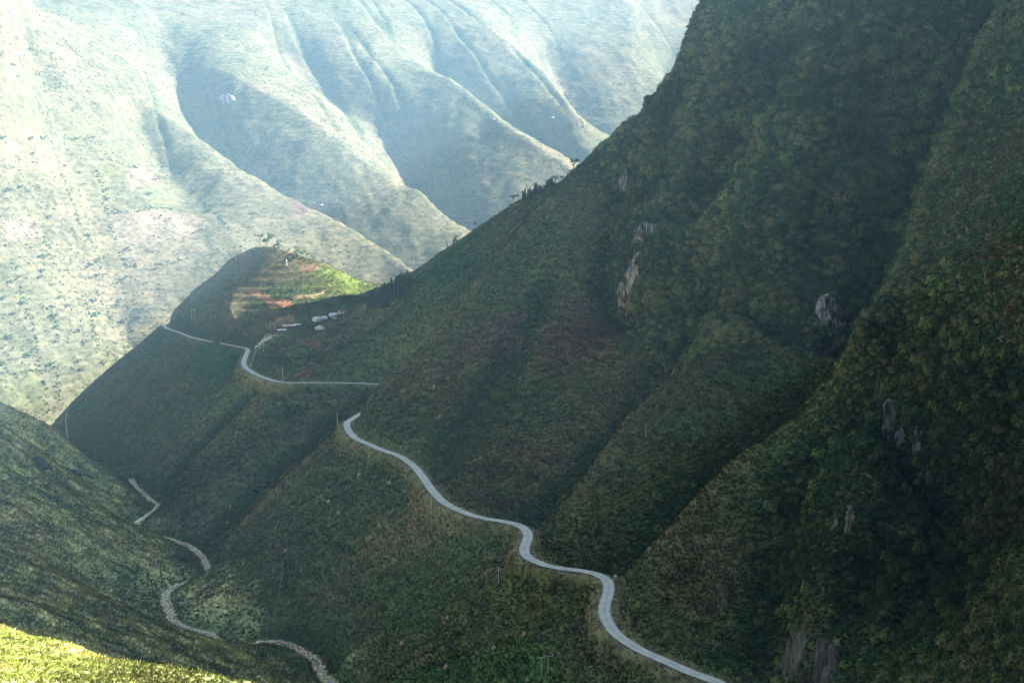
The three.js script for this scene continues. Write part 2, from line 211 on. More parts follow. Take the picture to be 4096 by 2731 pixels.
{ // weathering
  const { nx, nd, cell, x0, d0, h } = near, o = h.slice();
  for (let z = 0; z < nd; z++) for (let x = 0; x < nx; x++) {
    const k = z * nx + x, X = x0 + x * cell, D = d0 + z * cell, y = o[k];
    const keep = min(sstep(4, 30, roadNear.dist[k]), sstep(5, 26, riverNear.dist[k]));
    const gx = x && x < nx - 1 ? (o[k + 1] - o[k - 1]) / (2 * cell) : 0, gz = z && z < nd - 1 ? (o[k + nx] - o[k - nx]) / (2 * cell) : 0, st = hypot(gx, gz);
    const big = sstep(60, 140, X - (D - 1250) * -0.1) * sstep(800, 950, D);        // rougher on the big mountain
    const wx = X + 14 * n3(X / 60, 3, D / 60), wz = D + 14 * n3(X / 60, 9, D / 60);
    let d = 7 * fbm(wx / 90, y / 140, wz / 90, 4) * (0.55 + 0.9 * big) + 3.2 * ridged(wx / 34, y / 60, wz / 34, 3) * (0.35 + min(st, 1.2)) * (0.6 + 1.1 * big);
    d += 1.1 * n3(X / 7, y / 7, D / 7) + 0.7 * n3(X / 3.4, y / 3.4, D / 3.4);
    if (big > 0.02) { const s = 26, q = Y0(y, X, D) / s, fr = q - floor(q); d += big * s * 1.0 * (sstep(0.15, 0.62, fr) - fr) * (0.6 + 0.8 * n3(X / 70, 2, D / 70)); d += big * 13 * ridged(wx / 62 + 5, y / 260, wz / 62, 2); }
    for (const b of blocks) { if (abs(X - b.p[0][0]) > 330 || abs(D - b.p[0][1]) > 420) continue; const e = within(b.p, X, D) + 7 * n3(X / 22, y / 40, D / 22) + 4 * n3(X / 9, y / 20, D / 9); if (e > 0) d += b.tall * sstep(0, 9, e) * exp(-e / b.fade); }
    const hill = sstep(-480, -360, X) * sstep(-90, -150, X) * sstep(1440, 1500, D) * sstep(1700, 1660, D);
    let Y = y + d * keep * (1 - 0.75 * hill) * lerp(0.3, 1, sstep(340, 480, D)) * lerp(0.2, 1, sstep(8, 62, skyline[k]));
    if (hill > 0.01) { const s = 9, q = Y / s + 0.4 * n3(X / 50, 1, D / 50), fr = q - floor(q); Y += hill * s * (sstep(0.45, 1, fr) - fr) * 0.45; }   // terraced fields
    if (roadNear.dist[k] < 22) { const t = sstep(4.4, 13, roadNear.dist[k]); Y = lerp(-ROAD_H - 0.25, Y, t); }
    if (riverNear.dist[k] < 14) { const t = sstep(2.2, 12, riverNear.dist[k] + 1.5 * n3(X / 9, 4, D / 9)); Y = lerp(riverNear.hh[k] - 0.6, max(Y, riverNear.hh[k] + 0.3), t); }
    if (riverNear.dist[k] < 95 && D > 560 && D < 1000 && X < lerpX(D)) Y = min(Y, riverNear.hh[k] + 0.4 + 0.12 * max(0, riverNear.dist[k] - 3) + lerp(0.0065, 0.011, sstep(760, 960, D)) * riverNear.dist[k] ** 2 + 0.4 * n3(X / 5, 2, D / 5));
    h[k] = Y;
  }
}

const farRill = (X, D) => { const s = X + 0.42 * (D - 2500) + 10 * n3(X / 140, 2, D / 140), v = 1 - abs(n3(s / 66, 5, D / 1100)) * 3.2; return v > 0 ? v * v * sstep(-0.5, 0.3, n3(X / 300, 8, D / 500)) : 0; };   // small gullies running down the far slope
const bulge = (() => { // how far the land stands out over its surroundings of some 20 m: soil paints crevice shade into hollows from it, humps paler
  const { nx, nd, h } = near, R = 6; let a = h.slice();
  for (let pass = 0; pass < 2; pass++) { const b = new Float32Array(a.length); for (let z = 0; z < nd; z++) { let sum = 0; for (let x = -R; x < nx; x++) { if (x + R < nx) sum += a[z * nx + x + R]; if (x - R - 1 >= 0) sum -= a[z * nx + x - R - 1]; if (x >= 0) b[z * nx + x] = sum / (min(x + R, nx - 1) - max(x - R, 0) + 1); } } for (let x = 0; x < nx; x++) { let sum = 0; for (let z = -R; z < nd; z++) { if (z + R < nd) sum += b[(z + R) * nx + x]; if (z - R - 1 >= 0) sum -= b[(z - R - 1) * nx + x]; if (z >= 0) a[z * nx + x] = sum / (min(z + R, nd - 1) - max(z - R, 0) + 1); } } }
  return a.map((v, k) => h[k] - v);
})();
const far = new Land(-2600, 2200, 1700, 5400, 8);
const farLines = [
  [[-2600, -370, 1720], [-1500, -380, 1740], [-1000, -385, 1770], [-800, -390, 1835], [-640, -395, 1960], [-500, -400, 2070], [-300, -405, 2220], [0, -410, 2420], [300, -410, 2600], [600, -400, 2740], [1500, -390, 2900], [2200, -380, 3000]],
  [[-2600, -440, 1700], [2200, -440, 1700]], [[-400, -440, 1900], [2200, -440, 1900]],
  // long sunlit slope on the left
  L([1750, 1130, 2430], [1640, 1062, 2480], [1398, 870, 2600], [1140, 744, 2700], [960, 621, 2800], [762, 504, 2900], [516, 360, 2960], [300, 150, 3080], [100, 20, 3160], [-100, -100, 3240]),
  L([0, 1400, 2040], [0, 1000, 2200], [0, 500, 2440], [0, 0, 2700], [0, -300, 2900]),
  L([-700, 1000, 1980], [-700, 700, 2080], [-700, 300, 2280], [-700, -100, 2500]),
  L([500, 1400, 2200], [420, 1000, 2360], [300, 700, 2530], [180, 400, 2700], [100, 200, 2830]),
  L([560, 480, 2890], [648, 630, 2770], [720, 712, 2690], [800, 795, 2610], [880, 884, 2530], [930, 945, 2460], [985, 1060, 2370]),
  L([600, 690, 2700], [680, 800, 2600], [780, 930, 2480], [850, 1010, 2410]),
  // gully and crest pairs behind it
  L([560, 20, 3700], [640, 130, 3520], [700, 260, 3370], [745, 390, 3220], [800, 480, 3110], [900, 600, 2990], [1020, 720, 2890], [1200, 830, 2800], [1450, 960, 2700], [1640, 1070, 2640]),
  L([500, -50, 3900], [700, 130, 3560], [840, 240, 3370], [1020, 342, 3230], [1247, 480, 3080], [1400, 600, 2990], [1590, 725, 2920], [1672, 745, 2880], [1864, 925, 2780], [2000, 1050, 2700]),
  L([1050, 30, 3850], [1150, 150, 3700], [1300, 330, 3490], [1462, 420, 3390], [1588, 594, 3240], [1660, 720, 3130], [1780, 822, 2990], [1880, 938, 2910]),
  L([1486, 228, 3620], [1475, 330, 3500], [1462, 420, 3390]), L([1730, 540, 3270], [1728, 690, 3160], [1785, 815, 3000]),
  L([1350, -60, 4100], [1480, 90, 3880], [1620, 230, 3700], [1810, 324, 3440], [1930, 420, 3330], [2020, 498, 3220], [2103, 552, 3160], [2200, 620, 3110], [2300, 684, 3060], [2440, 790, 2980]),
  L([1600, 60, 4000], [1730, 220, 3800], [1840, 330, 3660], [1960, 430, 3560], [2080, 505, 3470], [2200, 580, 3390], [2350, 665, 3320]),
  L([1800, -30, 4250], [1960, 102, 3920], [2080, 210, 3790], [2190, 290, 3690], [2280, 420, 3530], [2320, 540, 3390], [2400, 600, 3330], [2520, 700, 3260]),
  L([2120, 60, 4250], [2200, 210, 4050], [2260, 330, 3920], [2310, 450, 3780], [2350, 560, 3680], [2430, 620, 3600]),
  L([2480, -60, 4500], [2540, 120, 4200], [2520, 300, 3980], [2520, 450, 3800], [2620, 560, 3700]),
  L([2750, -60, 4600], [2700, 150, 4250], [2660, 320, 4050]),
  [[-2600, 1000, 5400], [0, 1050, 5400], [2200, 1050, 5400]], [[1500, 300, 3900], [2200, 350, 3900]], [[-2600, 560, 3500], [-1900, 480, 3400]],
];
const terr = (X, y, D) => { const s = 15, q = (y + 7 * n3(X / 80, 3, D / 80)) / s, fr = q - floor(q); return s * 0.32 * (sstep(0.3, 0.8, fr) - fr) * sstep(-0.1, 0.3, fbm(X / 220 + 3, 8, D / 220, 2)); };   // worn field terraces
far.solve(farLines, 4);
far.blur(2);
for (const [line, depth, wide] of [
  [L([640, 130, 3520], [700, 260, 3370], [745, 390, 3220], [800, 480, 3110], [900, 600, 2990], [1020, 720, 2890], [1200, 830, 2800], [1450, 960, 2700], [1640, 1070, 2640]), 55, 90], [L([1150, 150, 3700], [1300, 330, 3490], [1462, 420, 3390], [1588, 594, 3240], [1660, 720, 3130], [1780, 822, 2990], [1880, 938, 2910]), 45, 80],
  [L([560, 480, 2890], [648, 630, 2770], [720, 712, 2690], [800, 795, 2610]), 26, 55], [L([1730, 220, 3800], [1840, 330, 3660], [1960, 430, 3560], [2080, 505, 3470], [2200, 580, 3390], [2350, 665, 3320]), 40, 80], [L([2200, 210, 4050], [2260, 330, 3920], [2310, 450, 3780], [2350, 560, 3680]), 45, 80],
]) { const l = smooth(line, 8), { dist } = far.near(l, wide * 2.6), n = far.nx; for (let k = 0; k < dist.length; k++) if (dist[k] < wide * 2.6) far.h[k] -= depth * exp(-((dist[k] / wide) ** 2)); }
{
  const { nx, nd, cell, x0, d0, h } = far, o = h.slice();
  for (let z = 0; z < nd; z++) for (let x = 0; x < nx; x++) {
    const k = z * nx + x, X = x0 + x * cell, D = d0 + z * cell, y = o[k], keep = sstep(1760, 1960, D);
    const wx = X + 40 * n3(X / 170, 3, D / 170), wz = D + 40 * n3(X / 170, 9, D / 170);
    h[k] = y + keep * (8 * fbm(wx / 230, y / 400, wz / 230, 4) + 5.5 * ridged(wx / 85, y / 200, wz / 85, 3) + 1.3 * n3(X / 40, y / 40, D / 40) + 1.9 * n3(X / 17, y / 17, D / 17) + terr(X, y, D) - 8 * farRill(X, D));
  }
}
const ground = (x, D) => { let y = -1e9; if (near.inside(x, D)) y = near.at(x, D); if (far.inside(x, D)) y = max(y, far.at(x, D)); return y; };
function hit(u, v, d0 = 200, d1 = 5300) { // where a sight line meets the land
  const [a, b] = sight(u, v); let D = d0, p = d0;
  while (D < d1) { if (ground(a * D, D) > b * D) { let lo = p, hi = D; for (let i = 0; i < 16; i++) { const m = (lo + hi) / 2; if (ground(a * m, m) > b * m) hi = m; else lo = m; } return [a * hi, ground(a * hi, hi), hi]; } p = D; D += D < 2000 ? 2.5 : 8; }
  return null;
}
// which parts of the land the lookout can see (with 12 m to spare)
const seen = (x, h, D, spare = 10) => { const n = min(260, floor(D / 6)); for (let i = 12; i < n; i++) { const t = i / n; if (t * D < 150) continue; if (ground(x * t, D * t) > h * t + spare * (1 - t) * 2 + 3) return false; } return true; };
// ------------------------------------------------------------------ what grows and lies where
const poly = (uv, o = 0) => { const p = uv.map(([u, v]) => hit(u, v)).filter(Boolean).map((q) => [q[0], q[2]]); const xs = p.map((q) => q[0]), zs = p.map((q) => q[1]); return { p, b: [min(...xs) - 20, max(...xs) + 20, min(...zs) - 20, max(...zs) + 20] }; };
const zoom4 = (a) => a.map(([x, y]) => [x * 0.5996, 900 + y * 0.5996]), zoom1 = (a) => a.map(([x, y]) => [x * 0.5996, y * 0.5996]), zoom2 = (a) => a.map(([x, y]) => [1300 + x * 0.5996, y * 0.5996]);
function edge({ p, b }, x, z) { // signed distance to a field's edge, positive inside
  if (x < b[0] || x > b[1] || z < b[2] || z > b[3]) return -1e3;
  let d = 1e9, c = false;
  for (let i = 0, j = p.length - 1; i < p.length; j = i++) { const [ax, az] = p[i], [bx, bz] = p[j], ex = bx - ax, ez = bz - az, t = clamp(((x - ax) * ex + (z - az) * ez) / (ex * ex + ez * ez || 1)); d = min(d, hypot(x - ax - ex * t, z - az - ez * t)); if ((az > z) !== (bz > z) && x < (bx - ax) * (z - az) / (bz - az) + ax) c = !c; }
  return c ? d : -d;
}
// fields: outline, colour of the ground, softness of the edge in metres, share of shrubs that stand in it
const nearFields = [
  [zoom4([[1650, 430], [1720, 450], [1830, 495], [1940, 500], [1950, 550], [1830, 557], [1790, 520], [1700, 470]]), [0.34, 0.18, 0.11], 2, 0],
  [zoom4([[1950, 482], [2100, 462], [2165, 425], [2168, 440], [2090, 484], [1955, 502]]), [0.32, 0.25, 0.13], 2, 0],
  [zoom4([[1500, 244], [1600, 184], [1665, 165], [1640, 210], [1580, 248]]), [0.25, 0.15, 0.1], 4, 0.1],
  [zoom4([[1990, 300], [2070, 265], [2115, 280], [2060, 312]]), [0.22, 0.12, 0.09], 4, 0.1],
  [zoom4([[1900, 890], [1960, 800], [2040, 820], [2110, 850], [2080, 900], [1960, 912]]), [0.09, 0.14, 0.05], 4, 0.05],
  [zoom4([[1980, 770], [2080, 755], [2150, 800], [2100, 822]]), [0.2, 0.13, 0.085], 4, 0.1],
  [zoom4([[1985, 985], [2060, 940], [2095, 1000], [2000, 1030]]), [0.24, 0.13, 0.1], 4, 0.15],
  [zoom4([[1830, 640], [1930, 600], [1990, 640], [1930, 670], [1850, 680]]), [0.27, 0.19, 0.11], 3, 0.05],
  [zoom4([[1690, 820], [1800, 760], [1850, 720], [1860, 730], [1760, 790], [1700, 830]]), [0.25, 0.22, 0.16], 2, 0],
  [[[745, 1475], [800, 1385], [968, 1398], [955, 1452], [923, 1497], [868, 1520], [812, 1526], [752, 1508]], [0.045, 0.1, 0.045], 5, 0.5],
  [zoom4([[1740, 1290], [1800, 1200], [1960, 1180], [2000, 1260], [1880, 1320]]), [0.05, 0.1, 0.045], 10, 0.5],
  [[[2125, 795], [2230, 742], [2285, 712], [2262, 760], [2205, 835], [2150, 830]], [0.08, 0.13, 0.045], 4, 0.05],
  [[[1640, 1130], [1760, 1030], [1900, 1010], [1980, 1060], [1850, 1120], [1720, 1160]], [0.04, 0.085, 0.035], 12, 0.6],
  [[[3790, 960], [4096, 660], [4200, 900], [4140, 1380], [3960, 1240]], [0.12, 0.09, 0.055], 14, 0.45],
  [[[2180, 1330], [2400, 1240], [2540, 1330], [2420, 1420], [2280, 1480], [2190, 1420]], [0.13, 0.08, 0.048], 18, 0.5],
  [[[1860, 1330], [2060, 1270], [2100, 1380], [1930, 1450], [1850, 1420]], [0.12, 0.08, 0.055], 14, 0.5],
  [[[1960, 2731], [2020, 2600], [2100, 2530], [2160, 2600], [2260, 2731]], [0.065, 0.12, 0.035], 5, 0.03],
  [[[1560, 2731], [1760, 2640], [1960, 2600], [1990, 2731]], [0.06, 0.1, 0.035], 6, 0.25],
  [[[1290, 1960], [1370, 1850], [1480, 1850], [1610, 1930], [1600, 2020], [1430, 2080], [1310, 2050]], [0.075, 0.1, 0.05], 6, 0.06],
  [[[1180, 2000], [1270, 1960], [1300, 2060], [1250, 2200], [1140, 2340], [1080, 2330], [1120, 2150]], [0.08, 0.1, 0.05], 7, 0.12],
  [[[2000, 2380], [2130, 2300], [2270, 2310], [2320, 2400], [2220, 2500], [2080, 2520]], [0.1, 0.105, 0.035], 12, 0.3],
  [zoom4([[2180, 300], [2290, 318], [2335, 352], [2400, 440], [2330, 440], [2290, 425], [2230, 380]]), [0.15, 0.2, 0.05], 20, 0.3],
  [zoom4([[2000, 690], [2200, 640], [2330, 580], [2335, 500], [2150, 560], [1980, 590]]), [0.075, 0.1, 0.045], 5, 0.25],
].map(([o, c, s, v]) => [poly(o), c, s, v]);
const farFields = [
  [zoom1([[835, 1150], [940, 1105], [1075, 1200], [880, 1270]]), [0.6, 0.47, 0.34], 3],
  [zoom1([[725, 1430], [1150, 1405], [1300, 1450], [1385, 1490], [1300, 1572], [1020, 1640], [780, 1668], [745, 1540]]), [0.6, 0.49, 0.36], 3],
  [zoom1([[10, 1480], [230, 1450], [298, 1590], [60, 1606]]), [0.58, 0.46, 0.35], 4],
  [zoom1([[630, 1120], [760, 1085], [830, 1130], [800, 1178], [640, 1207]]), [0.4, 0.4, 0.2], 4],
  [zoom1([[1810, 975], [2110, 945], [2050, 1030], [1850, 1048]]), [0.4, 0.3, 0.22], 5],
  [zoom1([[1930, 1360], [2080, 1330], [2250, 1420], [2010, 1455]]), [0.38, 0.26, 0.22], 5],
  [zoom2([[545, 935], [680, 915], [655, 972], [560, 985]]), [0.5, 0.38, 0.3], 4],
  [zoom2([[860, 965], [1070, 925], [960, 1010], [885, 1055]]), [0.52, 0.4, 0.32], 4],
  [zoom2([[720, 1150], [835, 1145], [805, 1290], [720, 1255]]), [0.52, 0.4, 0.32], 4],
  [zoom2([[720, 965], [845, 960], [830, 1130], [712, 1140]]), [0.3, 0.36, 0.16], 4],
  [zoom2([[595, 1060], [690, 1040], [712, 1200], [640, 1190]]), [0.46, 0.37, 0.28], 4],
  [zoom2([[520, 780], [700, 760], [700, 880], [500, 880]]), [0.42, 0.34, 0.24], 8],
  [zoom2([[1060, 900], [1300, 905], [1400, 960], [1150, 980]]), [0.36, 0.36, 0.18], 8],
  [zoom1([[640, 640], [900, 600], [1000, 720], [720, 740]]), [0.46, 0.42, 0.24], 10],
  [zoom4([[820, 140], [1300, 100], [1500, 160], [1400, 250], [850, 270]]), [0.5, 0.43, 0.28], 8],
  [zoom4([[0, 1010], [260, 970], [300, 1200], [330, 1300], [100, 1230], [0, 1160]]), [0.38, 0.4, 0.18], 8],
].map(([o, c, s]) => [poly(o), c, s]);
const hedges = [ // bushy strips that divide the far slope
  zoom4([[40, 130], [90, 260], [130, 430], [200, 640], [240, 780], [265, 1000], [330, 1250]]), zoom4([[290, 60], [320, 170], [345, 230], [400, 400]]), zoom4([[740, 0], [790, 150], [830, 270], [870, 410]]), zoom4([[575, 60], [640, 180], [680, 290]]), zoom4([[370, 930], [395, 1050], [385, 1170]]), zoom4([[540, 450], [610, 640], [660, 860]]), zoom4([[840, 280], [1000, 268], [1120, 250]]), zoom4([[0, 1000], [120, 985], [300, 965], [520, 955]]), zoom4([[860, 640], [880, 720]]), zoom4([[640, 430], [720, 600], [760, 700]]),
  zoom1([[720, 1440], [690, 1290], [640, 1130]]), zoom1([[730, 1425], [900, 1412], [1150, 1400]]), zoom1([[540, 1540], [500, 1400], [430, 1220], [350, 980], [280, 860]]), zoom1([[460, 930], [620, 915]]), zoom1([[1130, 1080], [1240, 1200], [1350, 1330], [1450, 1430], [1530, 1540]]), zoom1([[930, 440], [1010, 560], [1130, 670]]), zoom1([[240, 80], [420, 260], [560, 400]]), zoom1([[600, 680], [720, 740]]), zoom1([[640, 950], [750, 1080], [1070, 1200]]), zoom1([[1085, 260], [1150, 370], [1190, 470], [1210, 560]]), zoom1([[1820, 965], [2100, 945]]),
  zoom2([[330, 800], [480, 990], [600, 1180], [800, 1370]]), zoom2([[710, 740], [715, 960], [710, 1180], [715, 1290]]), zoom2([[315, 370], [310, 500], [275, 690]]), zoom2([[490, 730], [480, 900]]), zoom2([[840, 1100], [830, 1250], [810, 1330]]), zoom2([[760, 570], [850, 590], [930, 620]]), zoom2([[900, 650], [1000, 700], [1080, 790], [1130, 830]]), zoom2([[1640, 620], [1680, 760], [1740, 880]]), zoom2([[1570, 540], [1640, 700]]), zoom2([[860, 950], [1060, 930]]), zoom2([[910, 1075], [1080, 1070]]), zoom2([[1960, 560], [2100, 560]]),
].map((l) => l.map(([u, v]) => hit(u, v, 1900)).filter(Boolean));
const gridAt = (g, a, x, D, miss = 1e9) => { const X = round((x - g.x0) / g.cell), Z = round((D - g.d0) / g.cell); return X < 0 || Z < 0 || X >= g.nx || Z >= g.nd ? miss : a[Z * g.nx + X]; };
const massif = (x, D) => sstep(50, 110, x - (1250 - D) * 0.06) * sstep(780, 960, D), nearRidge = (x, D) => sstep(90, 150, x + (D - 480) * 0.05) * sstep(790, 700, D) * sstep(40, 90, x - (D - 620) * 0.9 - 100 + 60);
const leftSide = (x, D) => sstep(0, -40, x - (D < 690 ? -70 - (690 - D) * 0 : lerp(-100, -400, clamp((D - 690) / 630)))) * sstep(1360, 1300, D), knoll = (x, D) => sstep(350, 310, D) * sstep(20, -20, x);
const C = (r, g, b) => [r, g, b], mix3 = (a, b, t) => { a[0] += (b[0] - a[0]) * t; a[1] += (b[1] - a[1]) * t; a[2] += (b[2] - a[2]) * t; };
function bush(x, h, D) { // share of ground under shrubs
  const m = massif(x, D), r = nearRidge(x, D), l = leftSide(x, D);
  let p = 0.36 + 1.15 * fbm(x / 60, h / 60, D / 60, 5);
  p += 0.4 * m + 0.5 * r - 0.5 * l + 0.55 * sstep(26, 6, gridAt(near, wet, x, D)) - 0.5 * sstep(16, 3, gridAt(near, dry, x, D));
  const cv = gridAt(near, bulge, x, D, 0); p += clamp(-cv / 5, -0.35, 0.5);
  const s1 = sstep(40, 0, x - (1250 - D) * 0.06) * sstep(700, 760, D) * (1 - l); p -= 0.22 * s1; p = max(p, 0.72 * m + 0.25 * fbm(x / 30, h / 30, D / 30, 3) * m, 0.75 * r);
  const rd = gridAt(near, roadNear.dist, x, D); if (rd < 25 && h > -ROAD_H + 2) p += 0.4; p *= sstep(4, 8, rd) * sstep(3.5, 7, gridAt(near, riverNear.dist, x, D));
  if (knoll(x, D) > 0.3) p = -0.02 + 0.35 * fbm(x / 14, 1, D / 14, 2);
  for (const [o, , s, v] of nearFields) { const e = edge(o, x, D); if (e > -s) p = lerp(p, p * v, sstep(-s, s, e)); }
  return p;
}
function soil(x, h, D, out) { // colour of the ground and of the low grass on it
  const a = fbm(x / 70, h / 50, D / 70, 4), b = fbm(x / 16 + 40, h / 14, D / 16, 3), c = n3(x / 3, h / 3, D / 3), l = leftSide(x, D), k = knoll(x, D);
  out[0] = 0.088; out[1] = 0.1; out[2] = 0.045;
  mix3(out, [0.14, 0.1, 0.06], clamp(0.08 + 1.1 * a + 0.7 * b)); mix3(out, [0.045, 0.09, 0.034], clamp(0.12 - 1.2 * a + 0.9 * b));
  const ter = clamp(0.35 + 2 * fbm(x / 90 + 30, 6, D / 90, 2)) * (1 - l) * (1 - massif(x, D)) * (1 - nearRidge(x, D)); mix3(out, [0.035, 0.055, 0.025], 0.5 * ter * sstep(0.55, 0.95, sin((h + 4 * n3(x / 30, 3, D / 30)) * 0.85))); mix3(out, [0.15, 0.135, 0.065], 0.3 * ter * sstep(0.6, 0.95, sin((h + 4 * n3(x / 30, 3, D / 30)) * 0.85 + 2.4)));
  mix3(out, [0.23, 0.2, 0.09], 0.9 * l * clamp(0.55 + 1.4 * b)); const cv = gridAt(near, bulge, x, D, 0); mix3(out, [0.13, 0.105, 0.055], clamp(cv / 7, 0, 0.6)); mix3(out, [0.03, 0.055, 0.024], clamp(-cv / 6, 0, 0.75)); if (x > 0 && D < 1300) mix3(out, [0.045, 0.052, 0.036], 0.8 * sstep(1.0, 1.9, hypot(...near.slope(x, D)))); mix3(out, [0.33, 0.39, 0.15], k); if (k > 0) mix3(out, [0.4, 0.36, 0.17], k * clamp(0.05 + 1.8 * b));  // bulge: humps paler, hollows given crevice shade in their colour
  mix3(out, [0.03, 0.045, 0.022], 0.6 * massif(x, D)); mix3(out, [0.13, 0.12, 0.06], 0.5 * sstep(13, 2, gridAt(near, dry, x, D))); mix3(out, [0.02, 0.035, 0.018], 0.8 * sstep(24, 5, gridAt(near, wet, x, D)));  // gully floors: dark growth, with recess shade put into the colour
  for (const [o, col, s] of nearFields) { const e = edge(o, x, D) + s * 0.8 * n3(x / 6, h / 6, D / 6); if (e > -s) mix3(out, col, 0.9 * sstep(-s, s * 0.4, e)); }
  const rd = gridAt(near, roadNear.dist, x, D), rv = gridAt(near, riverNear.dist, x, D);
  if (rd < 9) mix3(out, h < -ROAD_H + 1 ? [0.16, 0.14, 0.08] : [0.1, 0.085, 0.06], sstep(8, 4, rd + 2 * b)); if (rv < 7) mix3(out, [0.38, 0.29, 0.18], sstep(4.4, 2.6, rv + 1.2 * c));
  const q = (1 + 0.5 * c + 0.4 * b) * (1 - 0.4 * nearRidge(x, D) * sstep(680, 540, D)); const w = 1.35 * (1 - 0.5 * k) * (1 - 0.4 * sstep(-150, -210, x) * sstep(1420, 1520, D)) * (1 + 2.0 * l); out[0] *= q * w; out[1] *= q * w; out[2] *= q * w;  // low nearest ridge darker, overhang shade partly put into its colour
}
function soilFar(x, h, D, out) {
  const a = fbm(x / 260, h / 200, D / 260, 4), b = fbm(x / 45 + 40, h / 30, D / 45, 4), c = fbm(x / 7, h / 5, D / 7, 2) + 0.5 * n3(x / 2.6, h / 2.6, D / 2.6);
  out[0] = 0.18; out[1] = 0.178; out[2] = 0.105;
  mix3(out, [0.24, 0.195, 0.125], clamp(0.35 + 0.8 * a + 0.6 * b)); mix3(out, [0.115, 0.135, 0.06], 0.6 * clamp(-0.2 - 0.7 * a + 1.3 * b)); 
  const strip = sin((h + 7 * n3(x / 60, h / 60, D / 60)) * 0.55) , tz = clamp(0.5 + 2 * fbm(x / 150 + 7, 3, D / 150, 3)); mix3(out, [0.1, 0.105, 0.055], 0.48 * tz * sstep(0.2, 0.9, strip)); mix3(out, [0.26, 0.24, 0.15], 0.38 * tz * sstep(0.4, 1, sin((h + 3 * n3(x / 40, h / 40, D / 40)) * 1.25 + 2))); mix3(out, [0.075, 0.1, 0.045], 0.75 * sstep(0.25, 0.8, farRill(x, D)));
  for (const [o, col, s] of farFields) { const e = edge(o, x, D) + s * 0.7 * n3(x / 14, h / 14, D / 14); if (e > -s) mix3(out, col.map((q) => q * 0.47), 0.9 * sstep(-s, s, e)); }
  const q = 0.52 * (1 + 0.8 * c + 0.4 * b); out[0] *= q; out[1] *= q; out[2] *= q;
}
function groundMap(g, fn, N) {
  const d = new Uint8Array(N * N * 4), c = [0, 0, 0], W = (g.nx - 1) * g.cell, H = (g.nd - 1) * g.cell, enc = (v) => round(255 * (v <= 0.0031308 ? 12.92 * v : 1.055 * pow(max(v, 0), 1 / 2.4) - 0.055));
  for (let j = 0; j < N; j++) for (let i = 0; i < N; i++) { const x = g.x0 + (i + 0.5) / N * W, D = g.d0 + (j + 0.5) / N * H; fn(x, g.at(x, D), D, c); const k = (j * N + i) * 4; d[k] = enc(clamp(c[0])); d[k + 1] = enc(clamp(c[1])); d[k + 2] = enc(clamp(c[2])); d[k + 3] = 255; }
  const t = new THREE.DataTexture(d, N, N); t.colorSpace = THREE.SRGBColorSpace; t.magFilter = THREE.LinearFilter; t.needsUpdate = true; return t;
}
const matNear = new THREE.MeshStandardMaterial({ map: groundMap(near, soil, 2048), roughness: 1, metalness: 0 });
const matFar = new THREE.MeshStandardMaterial({ map: groundMap(far, soilFar, 2048), roughness: 1, metalness: 0 });
matNear.specularIntensity = matFar.specularIntensity = 0;

function landMesh(g, keep, name, mat, label) {
  const { nx, nd, cell, x0, d0, h } = g, idx = new Int32Array(nx * nd).fill(-1), pos = [], uv = [], nor = [], ind = [];
  const vid = (x, z) => { const k = z * nx + x; if (idx[k] < 0) { idx[k] = pos.length / 3; pos.push(x0 + x * cell, CY + h[k], -(d0 + z * cell)); uv.push(x / (nx - 1), z / (nd - 1)); const xa = max(x - 1, 0), xb = min(x + 1, nx - 1), za = max(z - 1, 0), zb = min(z + 1, nd - 1), gx = (h[z * nx + xb] - h[z * nx + xa]) / ((xb - xa) * cell), gz = (h[zb * nx + x] - h[za * nx + x]) / ((zb - za) * cell), l = hypot(gx, gz, 1); nor.push(-gx / l, 1 / l, gz / l); } return idx[k]; };
  for (let z = 0; z < nd - 1; z++) for (let x = 0; x < nx - 1; x++) if (keep(x0 + (x + 0.5) * cell, d0 + (z + 0.5) * cell)) { const a = vid(x, z), b = vid(x + 1, z), c = vid(x, z + 1), d = vid(x + 1, z + 1); ind.push(a, b, c, b, d, c); }
  const flank = (a, b) => { const n = pos.length / 3; for (const k of [a, b]) { pos.push(pos[k * 3], CY - 470, pos[k * 3 + 2]); nor.push(nor[k * 3], nor[k * 3 + 1], nor[k * 3 + 2]); uv.push(uv[k * 2], uv[k * 2 + 1]); } ind.push(a, b, n, b, n + 1, n); };  // added skirt below the outer edges keeps sun from leaking underneath
  for (let z = 0; z < nd - 1; z++) for (const x of [0, nx - 1]) if (idx[z * nx + x] >= 0 && idx[(z + 1) * nx + x] >= 0) flank(idx[z * nx + x], idx[(z + 1) * nx + x]);
  for (let x = 0; x < nx - 1; x++) for (const z of [0, nd - 1]) if (idx[z * nx + x] >= 0 && idx[z * nx + x + 1] >= 0) flank(idx[z * nx + x], idx[z * nx + x + 1]);
  const geo = new THREE.BufferGeometry();
  geo.setAttribute('position', new THREE.Float32BufferAttribute(pos, 3)); geo.setAttribute('normal', new THREE.Float32BufferAttribute(nor, 3)); geo.setAttribute('uv', new THREE.Float32BufferAttribute(uv, 2)); geo.setIndex(ind);
  const m = new THREE.Mesh(geo, mat); m.name = name; m.castShadow = m.receiveShadow = true; m.userData = { label, kind: 'structure' }; scene.add(m); return m;
}
const isKnoll = (x, D) => D < 375 && x < 60, isLeft = (x, D) => !isKnoll(x, D) && D < 1400 && x < (D < 690 ? -98 + max(0, 690 - D) * 0.15 : lerpRiver(D)), isHill = (x, D) => !isLeft(x, D) && D > 985 && x < lerp(-244, 0, clamp((D - 985) / 500)) ;
function lerpRiver(D) { let best = 1e9, bx = -100; for (let i = 0; i < riverLine.length; i += 2) { const d = abs(riverLine[i][2] - D); if (d < best) { best = d; bx = riverLine[i][0]; } } return bx; }
